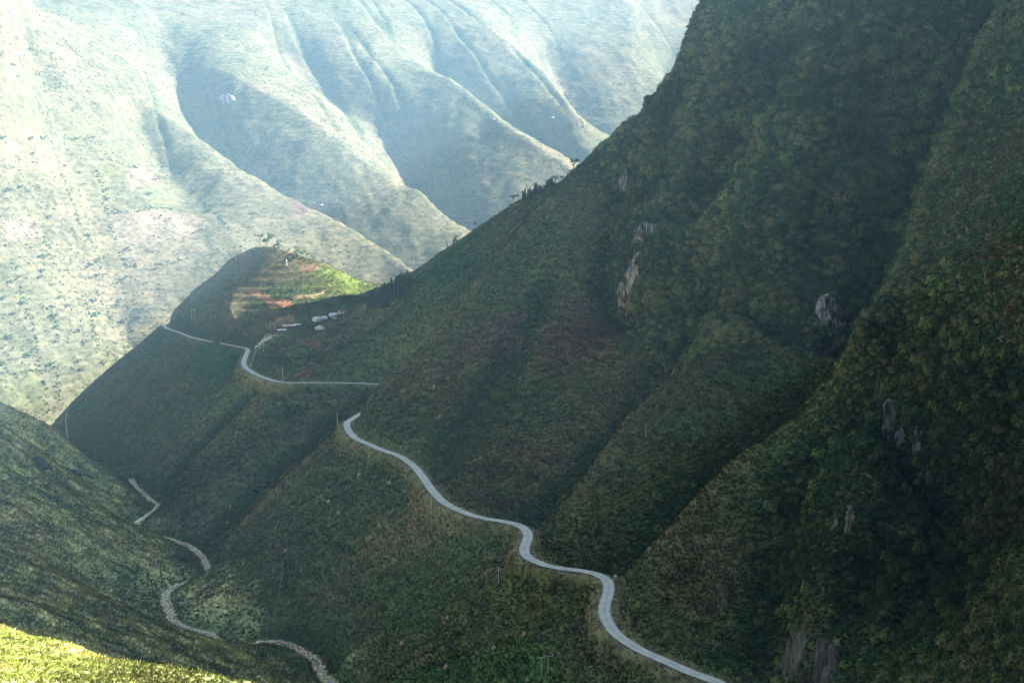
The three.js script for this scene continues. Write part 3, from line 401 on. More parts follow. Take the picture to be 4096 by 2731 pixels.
const riverX = new Float32Array(240); for (let i = 0; i < 240; i++) riverX[i] = lerpRiver(i * 10); lerpRiver = (D) => riverX[clamp(round(D / 10), 0, 239)];
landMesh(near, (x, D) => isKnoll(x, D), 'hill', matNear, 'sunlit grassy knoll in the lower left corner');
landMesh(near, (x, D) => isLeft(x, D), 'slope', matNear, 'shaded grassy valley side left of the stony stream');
landMesh(near, (x, D) => isHill(x, D), 'hill_001', matNear, 'hill with terraced fields and the hamlet in its saddle');
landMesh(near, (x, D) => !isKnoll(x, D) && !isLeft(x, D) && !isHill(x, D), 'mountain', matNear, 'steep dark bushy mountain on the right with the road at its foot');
landMesh(far, (x, D) => true, 'mountain_001', matFar, 'hazy sunlit mountainside across the gorge');

// ------------------------------------------------------------------ road, footpath, stream
function ribbon(line, w, lift, name, mat, label) {
  const pos = [], uv = [], ind = [], nor = []; let s = 0;
  line.forEach((p, i) => { const a = line[max(0, i - 1)], b = line[min(line.length - 1, i + 1)]; let tx = b[0] - a[0], tz = b[2] - a[2]; const l = hypot(tx, tz) || 1; tx /= l; tz /= l; if (i) s += hypot(p[0] - a[0], p[2] - a[2]); const hw = (typeof w === 'function' ? w(s) : w) / 2; pos.push(p[0] - tz * hw, CY + p[1] + lift, -(p[2] + tx * hw), p[0], CY + p[1] + lift + 0.06, -p[2], p[0] + tz * hw, CY + p[1] + lift, -(p[2] - tx * hw)); nor.push(0, 1, 0, 0, 1, 0, 0, 1, 0); uv.push(0, s / 24, 0.5, s / 24, 1, s / 24); if (i) { const k = i * 3; ind.push(k - 3, k - 2, k, k - 2, k + 1, k, k - 2, k - 1, k + 1, k - 1, k + 2, k + 1); } });
  const geo = new THREE.BufferGeometry(); geo.setAttribute('position', new THREE.Float32BufferAttribute(pos, 3)); geo.setAttribute('normal', new THREE.Float32BufferAttribute(nor, 3)); geo.setAttribute('uv', new THREE.Float32BufferAttribute(uv, 2)); geo.setIndex(ind);
  const m = new THREE.Mesh(geo, mat); m.name = name; m.userData = { label, kind: 'structure' }; m.receiveShadow = true; scene.add(m); return m;
}
function tile(w, h, fn) { const d = new Uint8Array(w * h * 4); for (let y = 0; y < h; y++) for (let x = 0; x < w; x++) { const c = fn(x / w, y / h), k = (y * w + x) * 4; d[k] = 255 * clamp(c[0]); d[k + 1] = 255 * clamp(c[1]); d[k + 2] = 255 * clamp(c[2]); d[k + 3] = 255; } const t = new THREE.DataTexture(d, w, h); t.wrapS = t.wrapT = THREE.RepeatWrapping; t.magFilter = THREE.LinearFilter; t.colorSpace = THREE.SRGBColorSpace; t.needsUpdate = true; return t; }
const roadMap = tile(64, 512, (x, y) => { const e = abs(x - 0.5) * 2, track = exp(-(((e - 0.45) / 0.16) ** 2)), n = fbm(x * 9, y * 40, 3, 4), p = n3(x * 2, y * 12, 8); const k = 0.79 + 0.05 * track + 0.06 * n + 0.05 * p - 0.03 * exp(-((e / 0.14) ** 2)); const dirt = sstep(0.86, 1, e + 0.12 * n3(x * 3, y * 60, 2)); return [lerp(k, 0.68, dirt), lerp(k * 0.98, 0.61, dirt), lerp(k * 0.94, 0.5, dirt)]; });
ribbon(roadLine, 5.6, 0.14, 'road', new THREE.MeshStandardMaterial({ map: roadMap, roughness: 0.92 }), 'narrow grey mountain road winding along the slope');
const pathLine = smooth([[1000, 1470], [1008, 1448], [1014, 1425], [1024, 1405], [1038, 1390], [1056, 1374], [1078, 1362], [1100, 1350], [1140, 1330]].map(([u, v]) => hit(u, v)).filter(Boolean), 2).map(([x, , D]) => [x, ground(x, D), D]);
const matDirt = new THREE.MeshStandardMaterial({ map: tile(32, 128, (x, y) => { const n = fbm(x * 6, y * 24, 1, 3); return [0.62 + 0.1 * n, 0.55 + 0.1 * n, 0.46 + 0.08 * n]; }), roughness: 1 });
ribbon(pathLine, 2.2, 0.5, 'path', matDirt, 'pale dirt track climbing from the road to the hamlet');
const trailLine = smooth([[268, 1655], [262, 1680], [265, 1710], [268, 1740], [276, 1765]].map(([u, v]) => hit(u, v)).filter(Boolean), 2).map(([x, , D]) => [x, ground(x, D), D]);
ribbon(trailLine, 2.6, 0.5, 'path_001', matDirt, 'short pale footpath low on the shaded flank by the gorge');
const matTrod = new THREE.MeshStandardMaterial({ color: new THREE.Color().setRGB(0.19, 0.165, 0.1), roughness: 1 });
const footLine = (uv) => smooth(uv.map(([u, v]) => hit(u, v)).filter(Boolean), 2).map(([x, , D]) => [x, ground(x, D), D]);
ribbon(footLine([[1136, 2228], [1128, 2262], [1124, 2310], [1116, 2380], [1105, 2440], [1098, 2488]]), 0.7, 0.4, 'path_002', matTrod, 'faint footpath running down the lower spur to the stream');
ribbon(footLine([[1352, 1543], [1366, 1562], [1382, 1582], [1385, 1606]]), 0.9, 0.4, 'path_003', matTrod, 'short footpath dropping from the straight part of the far road');
const water = new THREE.MeshPhysicalMaterial({ color: new THREE.Color(0.1, 0.12, 0.12), roughness: 0.12, map: tile(32, 256, (x, y) => { const n = fbm(x * 4, y * 60, 1, 3), f = sstep(0.18, 0.4, n); return [0.28 + 0.4 * f, 0.32 + 0.4 * f, 0.36 + 0.38 * f]; }) });
water.color.set(1, 1, 1);
ribbon(riverLine.filter((p) => p[2] > 560), (s) => 1.9 + 1.1 * n3(s / 23, 2, 2), -0.32, 'stream', water, 'shallow stream running between pale boulders');

// ------------------------------------------------------------------ things: helpers
const used = {}, numbered = (n) => { const k = used[n] = (used[n] ?? -1) + 1; return k ? n + '_' + String(k).padStart(3, '0') : n; };
function tag(o, label, category, group) { o.userData = { label, category }; if (group) o.userData.group = group; return o; }
function thing(name, label, category, p, turn = 0, group) { const o = new THREE.Group(); o.name = numbered(name); o.position.set(...p); o.rotation.y = turn; tag(o, label, category, group); scene.add(o); return o; }
function part(name, geo, mat, parent) { const m = new THREE.Mesh(Array.isArray(geo) ? mergeGeometries(geo.map((g) => (g.index ? g.toNonIndexed() : g))) : geo, mat); m.name = name; m.castShadow = m.receiveShadow = true; parent.add(m); return m; }
function copyOf(o, p, turn = 0, scale = 1, label, group) { const c = o.clone(); c.name = numbered(o.name.replace(/_\d+$/, '')); c.position.set(...p); c.rotation.y = turn; typeof scale === 'number' ? c.scale.setScalar(scale) : c.scale.set(...scale); c.userData = { ...o.userData, ...(label && { label }), ...(group && { group }) }; scene.add(c); return c; }
const std = (r, g, b, rough = 0.9) => new THREE.MeshStandardMaterial({ color: new THREE.Color().setRGB(r, g, b), roughness: rough });
const at = (u, v, d0) => { let p = hit(u, v, d0); if (!d0) for (let k = 1; k < 12 && p && p[2] > 1880 && u > 640; k++) p = hit(u, v + 3 * k); return p && [p[0], CY + p[1], -p[2]]; };
const reach = (u, v, px) => px / F * (hit(u, v)?.[2] ?? 1000);      // metres across px photograph pixels there
const box = (w, h, d, x = 0, y = 0, z = 0) => new THREE.BoxGeometry(w, h, d).translate(x, y, z);
const rod = (r0, r1, a, b, n = 6) => { const A = new THREE.Vector3(...a), B = new THREE.Vector3(...b), d = B.clone().sub(A); return new THREE.CylinderGeometry(r1, r0, d.length(), n).applyQuaternion(new THREE.Quaternion().setFromUnitVectors(new THREE.Vector3(0, 1, 0), d.clone().normalize())).translate((a[0] + b[0]) / 2, (a[1] + b[1]) / 2, (a[2] + b[2]) / 2); };

// leaf clumps: many small faces through a volume
function leaves(seed, n, place, size, tint = 0.35) {
  const r = rng(seed), pos = [], nor = [], col = [], v = new THREE.Vector3(), a = new THREE.Vector3(), b = new THREE.Vector3(), nn = new THREE.Vector3();
  for (let i = 0; i < n; i++) {
    const [p, out] = place(r); nn.set(...out).normalize(); a.set(r() - 0.5, r() - 0.5, r() - 0.5).addScaledVector(nn, 0.0).normalize(); b.crossVectors(nn, a).normalize(); a.crossVectors(b, nn).normalize();
    const tilt = (r() - 0.5) * 1.5, s = size * (0.6 + 0.8 * r()), c = 1 - tint + 2 * tint * r(); a.addScaledVector(nn, tilt).normalize();
    for (const [x, y] of [[-0.55, -0.4], [0.6, -0.3], [0.0, 0.75]]) { v.set(...p).addScaledVector(a, x * s).addScaledVector(b, y * s); pos.push(v.x, v.y, v.z); nor.push(nn.x, nn.y, nn.z); col.push(c, c, c * 0.95); }
  }
  const g = new THREE.BufferGeometry(); g.setAttribute('position', new THREE.Float32BufferAttribute(pos, 3)); g.setAttribute('normal', new THREE.Float32BufferAttribute(nor, 3)); g.setAttribute('color', new THREE.Float32BufferAttribute(col, 3)); return g;
}
const onDome = (rx, ry, cy = 0.25, low = -0.1) => (r) => { const t = r() * 2 * PI, y = low + (1 - low) * r(), q = sqrt(max(0, 1 - y * y)), k = 0.72 + 0.34 * r(), n = [q * cos(t), y, q * sin(t)]; return [[n[0] * rx * k, cy * ry + n[1] * ry * k, n[2] * rx * k], [n[0], n[1] + 0.45, n[2]]]; };
function core(seed, rx, ry, cy) { const g = new THREE.IcosahedronGeometry(1, 1), p = g.attributes.position, col = new Float32Array(p.count * 3).fill(0.55); for (let i = 0; i < p.count; i++) { const x = p.getX(i), y = p.getY(i), z = p.getZ(i), k = 0.8 + 0.25 * n3(x * 1.9 + seed * 7, y * 1.9, z * 1.9); p.setXYZ(i, x * rx * k, cy * ry + y * ry * k, z * rx * k); } g.computeVertexNormals(); g.deleteAttribute('uv'); g.setAttribute('color', new THREE.BufferAttribute(col, 3)); return g; }
const leafMat = new THREE.MeshStandardMaterial({ color: 0xffffff, vertexColors: true, roughness: 1, side: THREE.DoubleSide }); leafMat.specularIntensity = 0;
const shrubGeo = [1, 2, 3].map((k) => mergeGeometries([core(k, 0.42, 0.36, 0.7), leaves(k * 11, 130, onDome(0.55, 0.5, 0.6), 0.125)]));
const tuftGeo = [1, 2].map((k) => { const r = rng(k + 900), pos = [], nor = [], col = []; for (let i = 0; i < 15; i++) { const t = r() * 2 * PI, q = 0.25 * r(), bx = cos(t) * q, bz = sin(t) * q, l = 0.45 + 0.55 * r(), o = 0.2 + 0.4 * r(), w = 0.07; pos.push(bx - sin(t) * w, -0.1, bz + cos(t) * w, bx + sin(t) * w, -0.1, bz - cos(t) * w, bx + cos(t) * o, l, bz + sin(t) * o); const c = 0.8 + 0.4 * r(); for (let j = 0; j < 3; j++) { nor.push(cos(t) * 0.3, 1, sin(t) * 0.3); col.push(c * (j === 2 ? 1.2 : 0.9), c * (j === 2 ? 1.12 : 0.9), c * 0.85); } } const g = new THREE.BufferGeometry(); g.setAttribute('position', new THREE.Float32BufferAttribute(pos, 3)); g.setAttribute('normal', new THREE.Float32BufferAttribute(nor, 3)); g.setAttribute('color', new THREE.Float32BufferAttribute(col, 3)); return g; });

// rock faces bare of growth: centre and size in the photograph, lean of the bedding, tone
const rockSpots = [[2492, 728, 44, 170, 0.05, 0.36], [2452, 722, 15, 44, 0, 0.36], [2600, 926, 62, 84, 0.1, 0.33], [2556, 936, 32, 64, 0, 0.36], [2527, 1112, 46, 120, 0.1, 0.38], [2487, 1170, 30, 84, 0, 0.36], [2790, 1152, 16, 64, 0, 0.3], [2870, 1297, 44, 40, 0, 0.32], [2942, 1292, 30, 34, 0, 0.32], [3049, 532, 14, 54, 0.1, 0.34], [3007, 590, 40, 110, 0.3, 0.2], [2958, 738, 34, 32, 0.2, 0.26], [3302, 1275, 112, 120, -0.3, 0.4], [3455, 1056, 15, 34, 0, 0.42], [3352, 1294, 16, 22, 0, 0.42], [3520, 1580, 26, 100, 0.3, 0.13], [3562, 1650, 44, 150, 0.35, 0.2], [3606, 1745, 40, 120, 0.4, 0.2], [3668, 1800, 34, 110, 0.3, 0.2], [3712, 1915, 32, 80, 0.5, 0.18], [3408, 2071, 30, 130, 0.25, 0.18], [3344, 2103, 26, 70, 0.35, 0.14], [2861, 2250, 12, 44, 0, 0.16], [3180, 2640, 90, 220, 0.02, 0.12], [3300, 2660, 140, 200, 0.12, 0.1], [3573, 2573, 22, 52, 0.2, 0.14], [313, 1893, 90, 26, 0, 0.26], [150, 1850, 110, 50, 0, 0.12], [905, 395, 60, 40, 0, 0.55], [1345, 300, 1, 1, 0, 0.4], [2180, 800, 1, 1, 0, 0.3]].filter((q) => q[2] > 4);
const rocks = rockSpots.map(([u, v, w, h, lean, tone], i) => { const p = hit(u, v); return p && { p, w: w / F * p[2], h: h / F * p[2], lean, tone, i, u, v }; }).filter(Boolean);
const rockMap = tile(128, 256, (x, y) => { const n = fbm(x * 5, y * 4, 2, 5), s = fbm(x * 22 + n, y * 3, 5, 4), d = sstep(0.1, 0.45, fbm(x * 9, y * 2.2, 9, 4)); const k = 0.62 + 0.36 * n + 0.36 * s - 0.42 * d; return [k, k * 0.97, k * 0.95]; });
for (const { p: [x, h, D], w, h: hh, lean, tone, i, u } of rocks) {
  const g = D > 1900 ? far : near, e = g.cell * 2, [gx, gz] = g.slope(x, D, e), N = 22, M = 38, pos = [], uv = [], ind = [], r0 = i * 3.7, v = rocks.find((q) => q.i === i).v;
  const nv = new THREE.Vector3(-gx, 1.1, gz).normalize(), pw = w / D * F, ph = hh / D * F;
  for (let b = 0; b <= M; b++) for (let a = 0; a <= N; a++) {
    const s1 = a / N * 2 - 1, t1 = 1 - b / M * 2, q = 1 - hypot(s1 * (0.95 + 0.5 * n3(t1 * 3 + r0, 1, 2)), t1 * (0.95 + 0.3 * n3(s1 * 2 + r0, 4, 2)));
    const [ka, kb] = sight(u + s1 * pw * 0.62 + t1 * lean * ph * 0.3, v - t1 * ph * 0.58), den = kb - gx * ka - gz; // the sloping ground plane through the middle of the face
    const Dd = clamp((h - gx * x - gz * D) / (abs(den) < 0.05 ? -0.05 : den), D - hh * 1.6, D + hh * 1.6), X = ka * Dd, Z = Dd, Y = g.at(X, Z), al = s1 * w * 0.6;
    const o = q < 0 ? -1.5 + q * 2 : lerp(-0.6, min(0.1 * w + 0.5, 1.6), sstep(0, 0.4, q)) + (1.5 * ridged(X / 4 + r0, Y / 14, Z / 4, 4) + 0.8 * floor(3 * n3((al + Y * lean) / 5, Y / (lean < 0 ? 2.5 : 9), r0)) / 3) * sstep(0, 0.25, q);
    pos.push(X + nv.x * o, CY + Y + nv.y * o, -Z + nv.z * o); uv.push(al / 14 + (lean < 0 ? 0.5 : 0), (lean < 0 ? (Y * 1.6 + al * lean) : Y) / 26);
    if (a < N && b < M) { const k = b * (N + 1) + a; ind.push(k, k + 1, k + N + 1, k + 1, k + N + 2, k + N + 1); }
  }
  const geo = new THREE.BufferGeometry(); geo.setAttribute('position', new THREE.Float32BufferAttribute(pos, 3)); geo.setAttribute('uv', new THREE.Float32BufferAttribute(uv, 2)); geo.setIndex(ind); geo.computeVertexNormals();
  const m = new THREE.Mesh(geo.toNonIndexed(), new THREE.MeshStandardMaterial({ map: rockMap, color: new THREE.Color().setRGB(tone * 1.5, tone * 1.45, tone * 1.4), roughness: 0.95, side: 2 })); m.geometry.computeVertexNormals(); m.name = numbered('rock_face'); m.castShadow = true; rocks[rocks.findIndex((q) => q.i === i)].mesh = m; scene.add(m);
}
const onRock = (x, D) => { for (const q of rocks) { const dx = x - q.p[0], dz = D - q.p[2]; if (dx * dx + dz * dz < (max(q.w, q.h * 0.4) * 0.42) ** 2) return true; } return false; };
const ROCK_LABELS = ['tall pale rock streak under the tree on the mountain crest', 'small pale rock streak just left of the tall crest streak', 'broad pinkish rock face halfway down the cliff edge, above the tall ragged one', 'narrow rock left of the broad pinkish rock face', 'ragged pale rock face at the lower left cliff edge', 'small low rock left of the ragged pale face', 'thin rock strip in the bush right of the ragged face', 'small broken rock under the bushy cliff foot, left of its pair', 'small broken rock under the bushy cliff foot, right of its pair', 'thin white rock streak high in the left gully', 'dark wet rock beside the thin white streak', 'small grey rock low in the left gully', 'large slanted bare rock slab with tilted beds at the gully foot', 'small white rock inside the dark right gully', 'small white rock just right of the slanted slab', 'dark upper cliff strip on the nearest ridge', 'long grey cliff strip on the nearest ridge, uppermost of the pale ones', 'grey cliff strip in the middle of the cliff line on the nearest ridge', 'grey cliff strip below the middle of that cliff line', 'lowest grey cliff strip of the line on the nearest ridge', 'thin leaning rock in the dark hollow under the cliff line', 'dark leaning rock left of the thin leaning one', 'tiny rock spot above the road on the grassy crest', 'tall dark cliff beside the road at the bottom edge', 'wide dark cliff right of the tall one at the bottom edge', 'small rock in the dark bushes near the bottom right', 'pale crumbling rock rim on the left valley side', 'dark rock band on the left valley crest', 'pale cliff on the far mountainside among fields'];
for (const q of rocks) tag(q.mesh, ROCK_LABELS[q.i], 'rock face');

// ------------------------------------------------------------------ ground cover
const visNear = { cell: 6 }; { visNear.nx = Math.ceil((near.nx - 1) * 3 / 6) + 1; visNear.nd = Math.ceil((near.nd - 1) * 3 / 6) + 1; visNear.a = new Uint8Array(visNear.nx * visNear.nd); for (let z = 0; z < visNear.nd; z++) for (let x = 0; x < visNear.nx; x++) { const X = near.x0 + x * 6, D = near.d0 + z * 6; if (D < 150 || abs(X) > D * 0.46 + 12) continue; const h = near.at(X, D) + 3; if (h / D > 0.175 || h / D < -0.43) continue; visNear.a[z * visNear.nx + x] = seen(X, h, D) ? 1 : 0; } }
{ const o = visNear.a.slice(), { nx, nd } = visNear; for (let z = 1; z < nd - 1; z++) for (let x = 1; x < nx - 1; x++) if (!o[z * nx + x]) for (const k of [-1, 1, -nx, nx]) if (o[z * nx + x + k]) visNear.a[z * nx + x] = 1; }
const canSee = (x, D) => { const X = round((x - near.x0) / 6), Z = round((D - near.d0) / 6); return X >= 0 && Z >= 0 && X < visNear.nx && Z < visNear.nd && visNear.a[Z * visNear.nx + X]; };
function scatter(name, label, category, geos, list) { // list: [x, y, z, sx, sy, turn, r, g, b]
  const m4 = new THREE.Matrix4(), q = new THREE.Quaternion(), c = new THREE.Color(), up = new THREE.Vector3(0, 1, 0), per = geos.map(() => []);
  list.forEach((l, i) => per[i % geos.length].push(l));
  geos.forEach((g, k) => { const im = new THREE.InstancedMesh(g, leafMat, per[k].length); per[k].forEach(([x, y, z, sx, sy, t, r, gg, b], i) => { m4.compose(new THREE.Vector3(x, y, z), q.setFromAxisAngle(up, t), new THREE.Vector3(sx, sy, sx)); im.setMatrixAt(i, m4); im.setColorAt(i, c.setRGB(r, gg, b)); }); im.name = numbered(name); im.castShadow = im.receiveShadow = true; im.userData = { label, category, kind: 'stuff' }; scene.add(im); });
}
{
  const r = rng(2024), shrubs = [], tufts = [], col = [0, 0, 0];
  for (let D = 170; D < 1900; ) {
    const step = lerp(1.2, 2.5, clamp((D - 250) / 1100)) * (D < 1300 ? 0.9 : 1);
    for (let x = -0.45 * D - 10; x < 0.45 * D + 10; x += step) for (let more = x > 0 && D < 1300 ? 1 + min(3, floor(1.1 * hypot(...near.slope(x, D)))) : 1; more > 0; more--) {
      const X = x + (r() - 0.5) * step, Z = D + (r() - 0.5) * step, u1 = r(), u2 = r(), u3 = r(), u4 = r();
      if (X < near.x0 || X > near.x0 + 1400 || !canSee(X, Z)) continue;
      const h = near.at(X, Z), rd = gridAt(near, roadNear.dist, X, Z); if (rd < 3.6 || gridAt(near, riverNear.dist, X, Z) < 2.6 || onRock(X, Z)) continue;
      const p = bush(X, h, Z), k = knoll(X, Z);
      const a = fbm(X / 40 + 9, h / 40, Z / 40 + 3, 3), m = max(massif(X, Z), nearRidge(X, Z));
      if (u1 < p) {
        const s = (k > 0.4 ? 0.7 : 1.3 + 1.15 * massif(X, Z) + 0.3 * nearRidge(X, Z)) * (0.42 + 1.05 * u2 ** 3 + 0.4 * m * u3 * u3 + 0.35 * max(a, 0)) * (rd < 9 ? 0.6 : 1) * (p > 0.9 && u4 > 0.93 ? 1.9 : 1) * lerp(0.9, 1.3, clamp((Z - 400) / 900));
        let R = 0.036, G = 0.058, B = 0.028; const t = u3 + a * 0.9;
        if (t > 0.75) { R = 0.085; G = 0.085; B = 0.04; } else if (t < 0.18) { R = 0.024; G = 0.046; B = 0.027; } if (u4 > 0.97) { R = 0.075; G = 0.1; B = 0.035; } if (u4 < 0.1 && t > 0.4) { R = 0.088; G = 0.074; B = 0.045; }
        if (k > 0.2) { R = lerp(R, 0.18, k); G = lerp(G, 0.26, k); B = lerp(B, 0.075, k); }
        const q = (0.45 + 1.2 * u2 * u2 + 0.35 * u3) * (1 - 0.35 * sstep(30, 8, gridAt(near, wet, X, Z))) * (1 - 0.5 * nearRidge(X, Z) * sstep(680, 540, Z)); const w = 1.15 * (1 - 0.4 * k); R *= w; G *= w; B *= w; shrubs.push([X, CY + h - 0.25 * s, -Z, s * 1.5, s * (1.0 + 0.5 * u4) * (1 + 0.3 * m), u4 * 6.28, R * q * 1.25, G * q * 1.25, B * q * 1.25]);  // dark gully and near-ridge evergreens, with recess shade put into their colour
      } else if (Z < 1450 || u2 < 0.5) {
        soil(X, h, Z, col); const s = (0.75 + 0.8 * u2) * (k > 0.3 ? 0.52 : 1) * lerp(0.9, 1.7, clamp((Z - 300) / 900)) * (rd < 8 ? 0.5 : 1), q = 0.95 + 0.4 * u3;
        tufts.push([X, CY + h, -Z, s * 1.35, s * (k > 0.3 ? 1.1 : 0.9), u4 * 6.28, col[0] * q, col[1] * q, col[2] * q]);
        if (k > 0.3) for (let e = 0; e < 7; e++) { const u3 = r(), u2 = r(), u4 = r(); const X2 = X + (u3 - 0.5) * 1.3, Z2 = Z + (u2 - 0.5) * 1.3, big = u3 > 0.99 ? 2.4 : 1; tufts.push([X2, CY + near.at(X2, Z2), -Z2, s * big, s * 0.85 * big, u3 * 6.28, col[0] * (0.8 + 0.7 * u4), col[1] * (0.8 + 0.6 * u4), col[2] * (0.7 + 0.6 * u4)]); }
      }
    }
    D += step;
  }
  const sideOf = (l) => isKnoll(l[0], -l[2]) || isLeft(l[0], -l[2]);
  scatter('shrubs', 'dense green and brown bushes covering the mountain and the hill', 'bushes', shrubGeo, shrubs.filter((l) => !sideOf(l)));
  scatter('bushes', 'scattered low bushes on the grassy left valley side and knoll', 'bushes', shrubGeo.slice(0, 2), shrubs.filter(sideOf));
  scatter('grass', 'tufts of wild grass between the bushes of the mountain', 'grass', tuftGeo, tufts.filter((l) => !sideOf(l)));
  scatter('meadow_grass', 'long grass on the left valley side and the sunlit knoll', 'grass', tuftGeo, tufts.filter(sideOf));
  const n0 = shrubs.length, n1 = tufts.length; 
  // far slope: low bushes, thicker along the hedges
  const fs = [], rf = rng(31);
  for (let i = 0; i < 230000; i++) { const D = 1950 + 2300 * rf() ** 1.5, x = (rf() * 0.9 - 0.45) * D * 1.02 , u = rf(), v = rf(), w = rf(); if (x > 0.14 * D) continue; const h = far.at(x, D); if (h / D > 0.17 || (near.inside(x, D) && near.at(x, D) > h)) continue; const p = 0.3 + 1.0 * fbm(x / 120, 5, D / 120, 4) + 0.7 * farRill(x, D); if (u > p || !seen(x, h + 2, D, 4)) continue; const s = 0.8 + 2.4 * v ** 4; fs.push([x, CY + h - 0.2 * s, -D, s * 1.5, s, w * 6.28, 0.05 + 0.035 * w, 0.066 + 0.035 * w, 0.03]); }
  for (const l of hedges) for (let i = 0; i + 1 < l.length; i++) { const n = Math.ceil(hypot(l[i + 1][0] - l[i][0], l[i + 1][2] - l[i][2]) / 1.7); for (let j = 0; j < n; j++) { const t = (j + rf()) / n, sp = 4 + 5 * abs(n3(j * 0.3, i, 3)), x = lerp(l[i][0], l[i + 1][0], t) + (rf() + rf() - 1) * sp, D = lerp(l[i][2], l[i + 1][2], t) + (rf() + rf() - 1) * sp, h = far.at(x, D), s = 1.2 + 2.6 * rf() ** 2.5, w = rf(); if (n3(j * 0.13, i * 7.7, l[0][0]) < -0.35) continue; fs.push([x, CY + h - 0.2 * s, -D, s * 1.4, s * 1.2, w * 6.28, 0.042 + 0.035 * w, 0.064 + 0.035 * w, 0.028]); } }
  
  scatter('hillside_bushes', 'pale green bushes and hedges dotting the far mountainside', 'bushes', shrubGeo.slice(0, 1), fs);
}
// ------------------------------------------------------------------ stream boulders
{
  const r = rng(404), list = [], g = [1, 2].map((k) => { const q = new THREE.IcosahedronGeometry(1, 1), p = q.attributes.position; for (let i = 0; i < p.count; i++) { const x = p.getX(i), y = p.getY(i), z = p.getZ(i), s = 0.82 + 0.3 * n3(x * 1.3 + k * 9, y * 1.3, z * 1.3); p.setXYZ(i, x * s, y * s * 0.7, z * s * 0.85); } q.computeVertexNormals(); q.deleteAttribute('uv'); q.setAttribute('color', new THREE.BufferAttribute(new Float32Array(p.count * 3).fill(1), 3)); return q; });
  riverLine.forEach((p, i) => { if (i < 1 || p[2] < 560 || (p[2] > 1118 && p[2] < 1190)) return; const a = riverLine[i - 1], l = hypot(p[0] - a[0], p[2] - a[2]) || 1, tx = (p[0] - a[0]) / l, tz = (p[2] - a[2]) / l; for (let j = 0; j < 20; j++) { const side = r() < 0.5 ? -1 : 1, o = side * (r() < 0.25 ? 1.2 * r() : 0.8 + 2.2 * r()), s = 0.28 + 0.85 * r() ** 2.4, x = p[0] - tz * o + tx * r() * 3, D = p[2] + tx * o + tz * r() * 3, c = 0.6 + 0.6 * r(), w = r() < 0.2 ? 0.08 : 0; list.push([x, CY + max(ground(x, D), p[1] - 0.5) + s * 0.15, -D, s, s, r() * 6.28, 0.85 * c, (0.64 + w) * c, (0.42 + w * 2.4) * c]); } });
  scatter('boulders', 'pale boulders lining the shallow valley stream', 'boulders', g, list);
}

// ------------------------------------------------------------------ trees
const bark = std(0.16, 0.13, 0.1), paleBark = std(0.3, 0.27, 0.23);
const leafTint = (r, g, b) => { const m = leafMat.clone(); m.color.setRGB(r * 1.4, g * 1.4, b * 1.4); return m; };
const clumpSpots = (seed, n, rx, ry, y0) => { const r = rng(seed), o = []; for (let i = 0; i < n; i++) { const t = i * 2.4 + r(), y = r(), q = sqrt(1 - (y - 0.3) ** 2) * (0.55 + 0.4 * r()); o.push([cos(t) * rx * q, y0 + ry * y, sin(t) * rx * q, (0.24 + 0.2 * r()) * rx]); } return o; };
function broadTree(name, label, category, group, seed, hgt, spread, col, barkMat, flat = 1) { // trunk with limbs to every leaf clump
  const t = thing(name, label, category, [0, -500, 0], 0, group), y0 = hgt * (flat < 1 ? 0.68 : 0.42), spots = clumpSpots(seed, flat < 1 ? 7 : 9, spread, hgt * (flat < 1 ? 0.24 : 0.5), y0);
  part('trunk', [rod(hgt * 0.03, hgt * 0.02, [0, -0.8, 0], [0.05 * hgt, y0, 0]), ...spots.map((s) => rod(hgt * 0.013, hgt * 0.005, [0.05 * hgt * (0.7), y0 * (0.65 + 0.3 * (s[1] - y0) / hgt), 0], [s[0], s[1], s[2]], 4))], barkMat, t);
  part('crown', spots.map((s, i) => { const g = leaves(seed * 31 + i, 64, onDome(s[3], s[3] * (flat < 1 ? 0.45 : 0.85), 0.2, -0.6), 0.52 * s[3]); return g.translate(s[0], s[1], s[2]); }), leafTint(...col), t);
  return t;
}
function coneTree(name, label, category, group, seed, hgt, r0, col) { // conifer with tiers of drooping boughs
  const t = thing(name, label, category, [0, -500, 0], 0, group);
  part('trunk', [rod(hgt * 0.022, hgt * 0.006, [0, -0.8, 0], [0, hgt * 0.97, 0], 5)], bark, t);
  part('crown', [leaves(seed, 330, (r) => { const y = 0.2 + 0.8 * r() ** 1.25, a = r() * 2 * PI, lay = 0.8 + 0.35 * sin(y * 46), q = r0 * (1.04 - y) * lay * (0.55 + 0.5 * r()) + 0.05 * r0; return [[cos(a) * q, y * hgt, sin(a) * q], [cos(a), 0.7, sin(a)]]; }, hgt * 0.085)], leafTint(...col), t);
  return t;
}
function plant(proto, list, label, group, s0 = 1) { // the first spot moves the tree itself, the rest are copies
  list.forEach(([u, v, s = 1, lab, d0], i) => {
    const p = Array.isArray(u) ? u : at(u, v, d0); if (!p) return;
    const tn = i * 2.17 + u % 6, sc = [s * s0 * (0.92 + 0.16 * ((i * 0.37) % 1)), s * s0, s * s0 * (0.92 + 0.16 * ((i * 0.61) % 1))];
    if (!proto.userData.placed) { proto.position.set(...p); proto.rotation.y = tn; proto.scale.set(...sc); proto.userData = { ...proto.userData, label: lab || label, ...(!lab && group && { group }) }; if (lab) delete proto.userData.group; Object.defineProperty(proto.userData, 'placed', { value: true, enumerable: false }); }
    else { const c = copyOf(proto, p, tn, sc, lab || label, lab ? undefined : group); if (lab) delete c.userData.group; }
  });
}
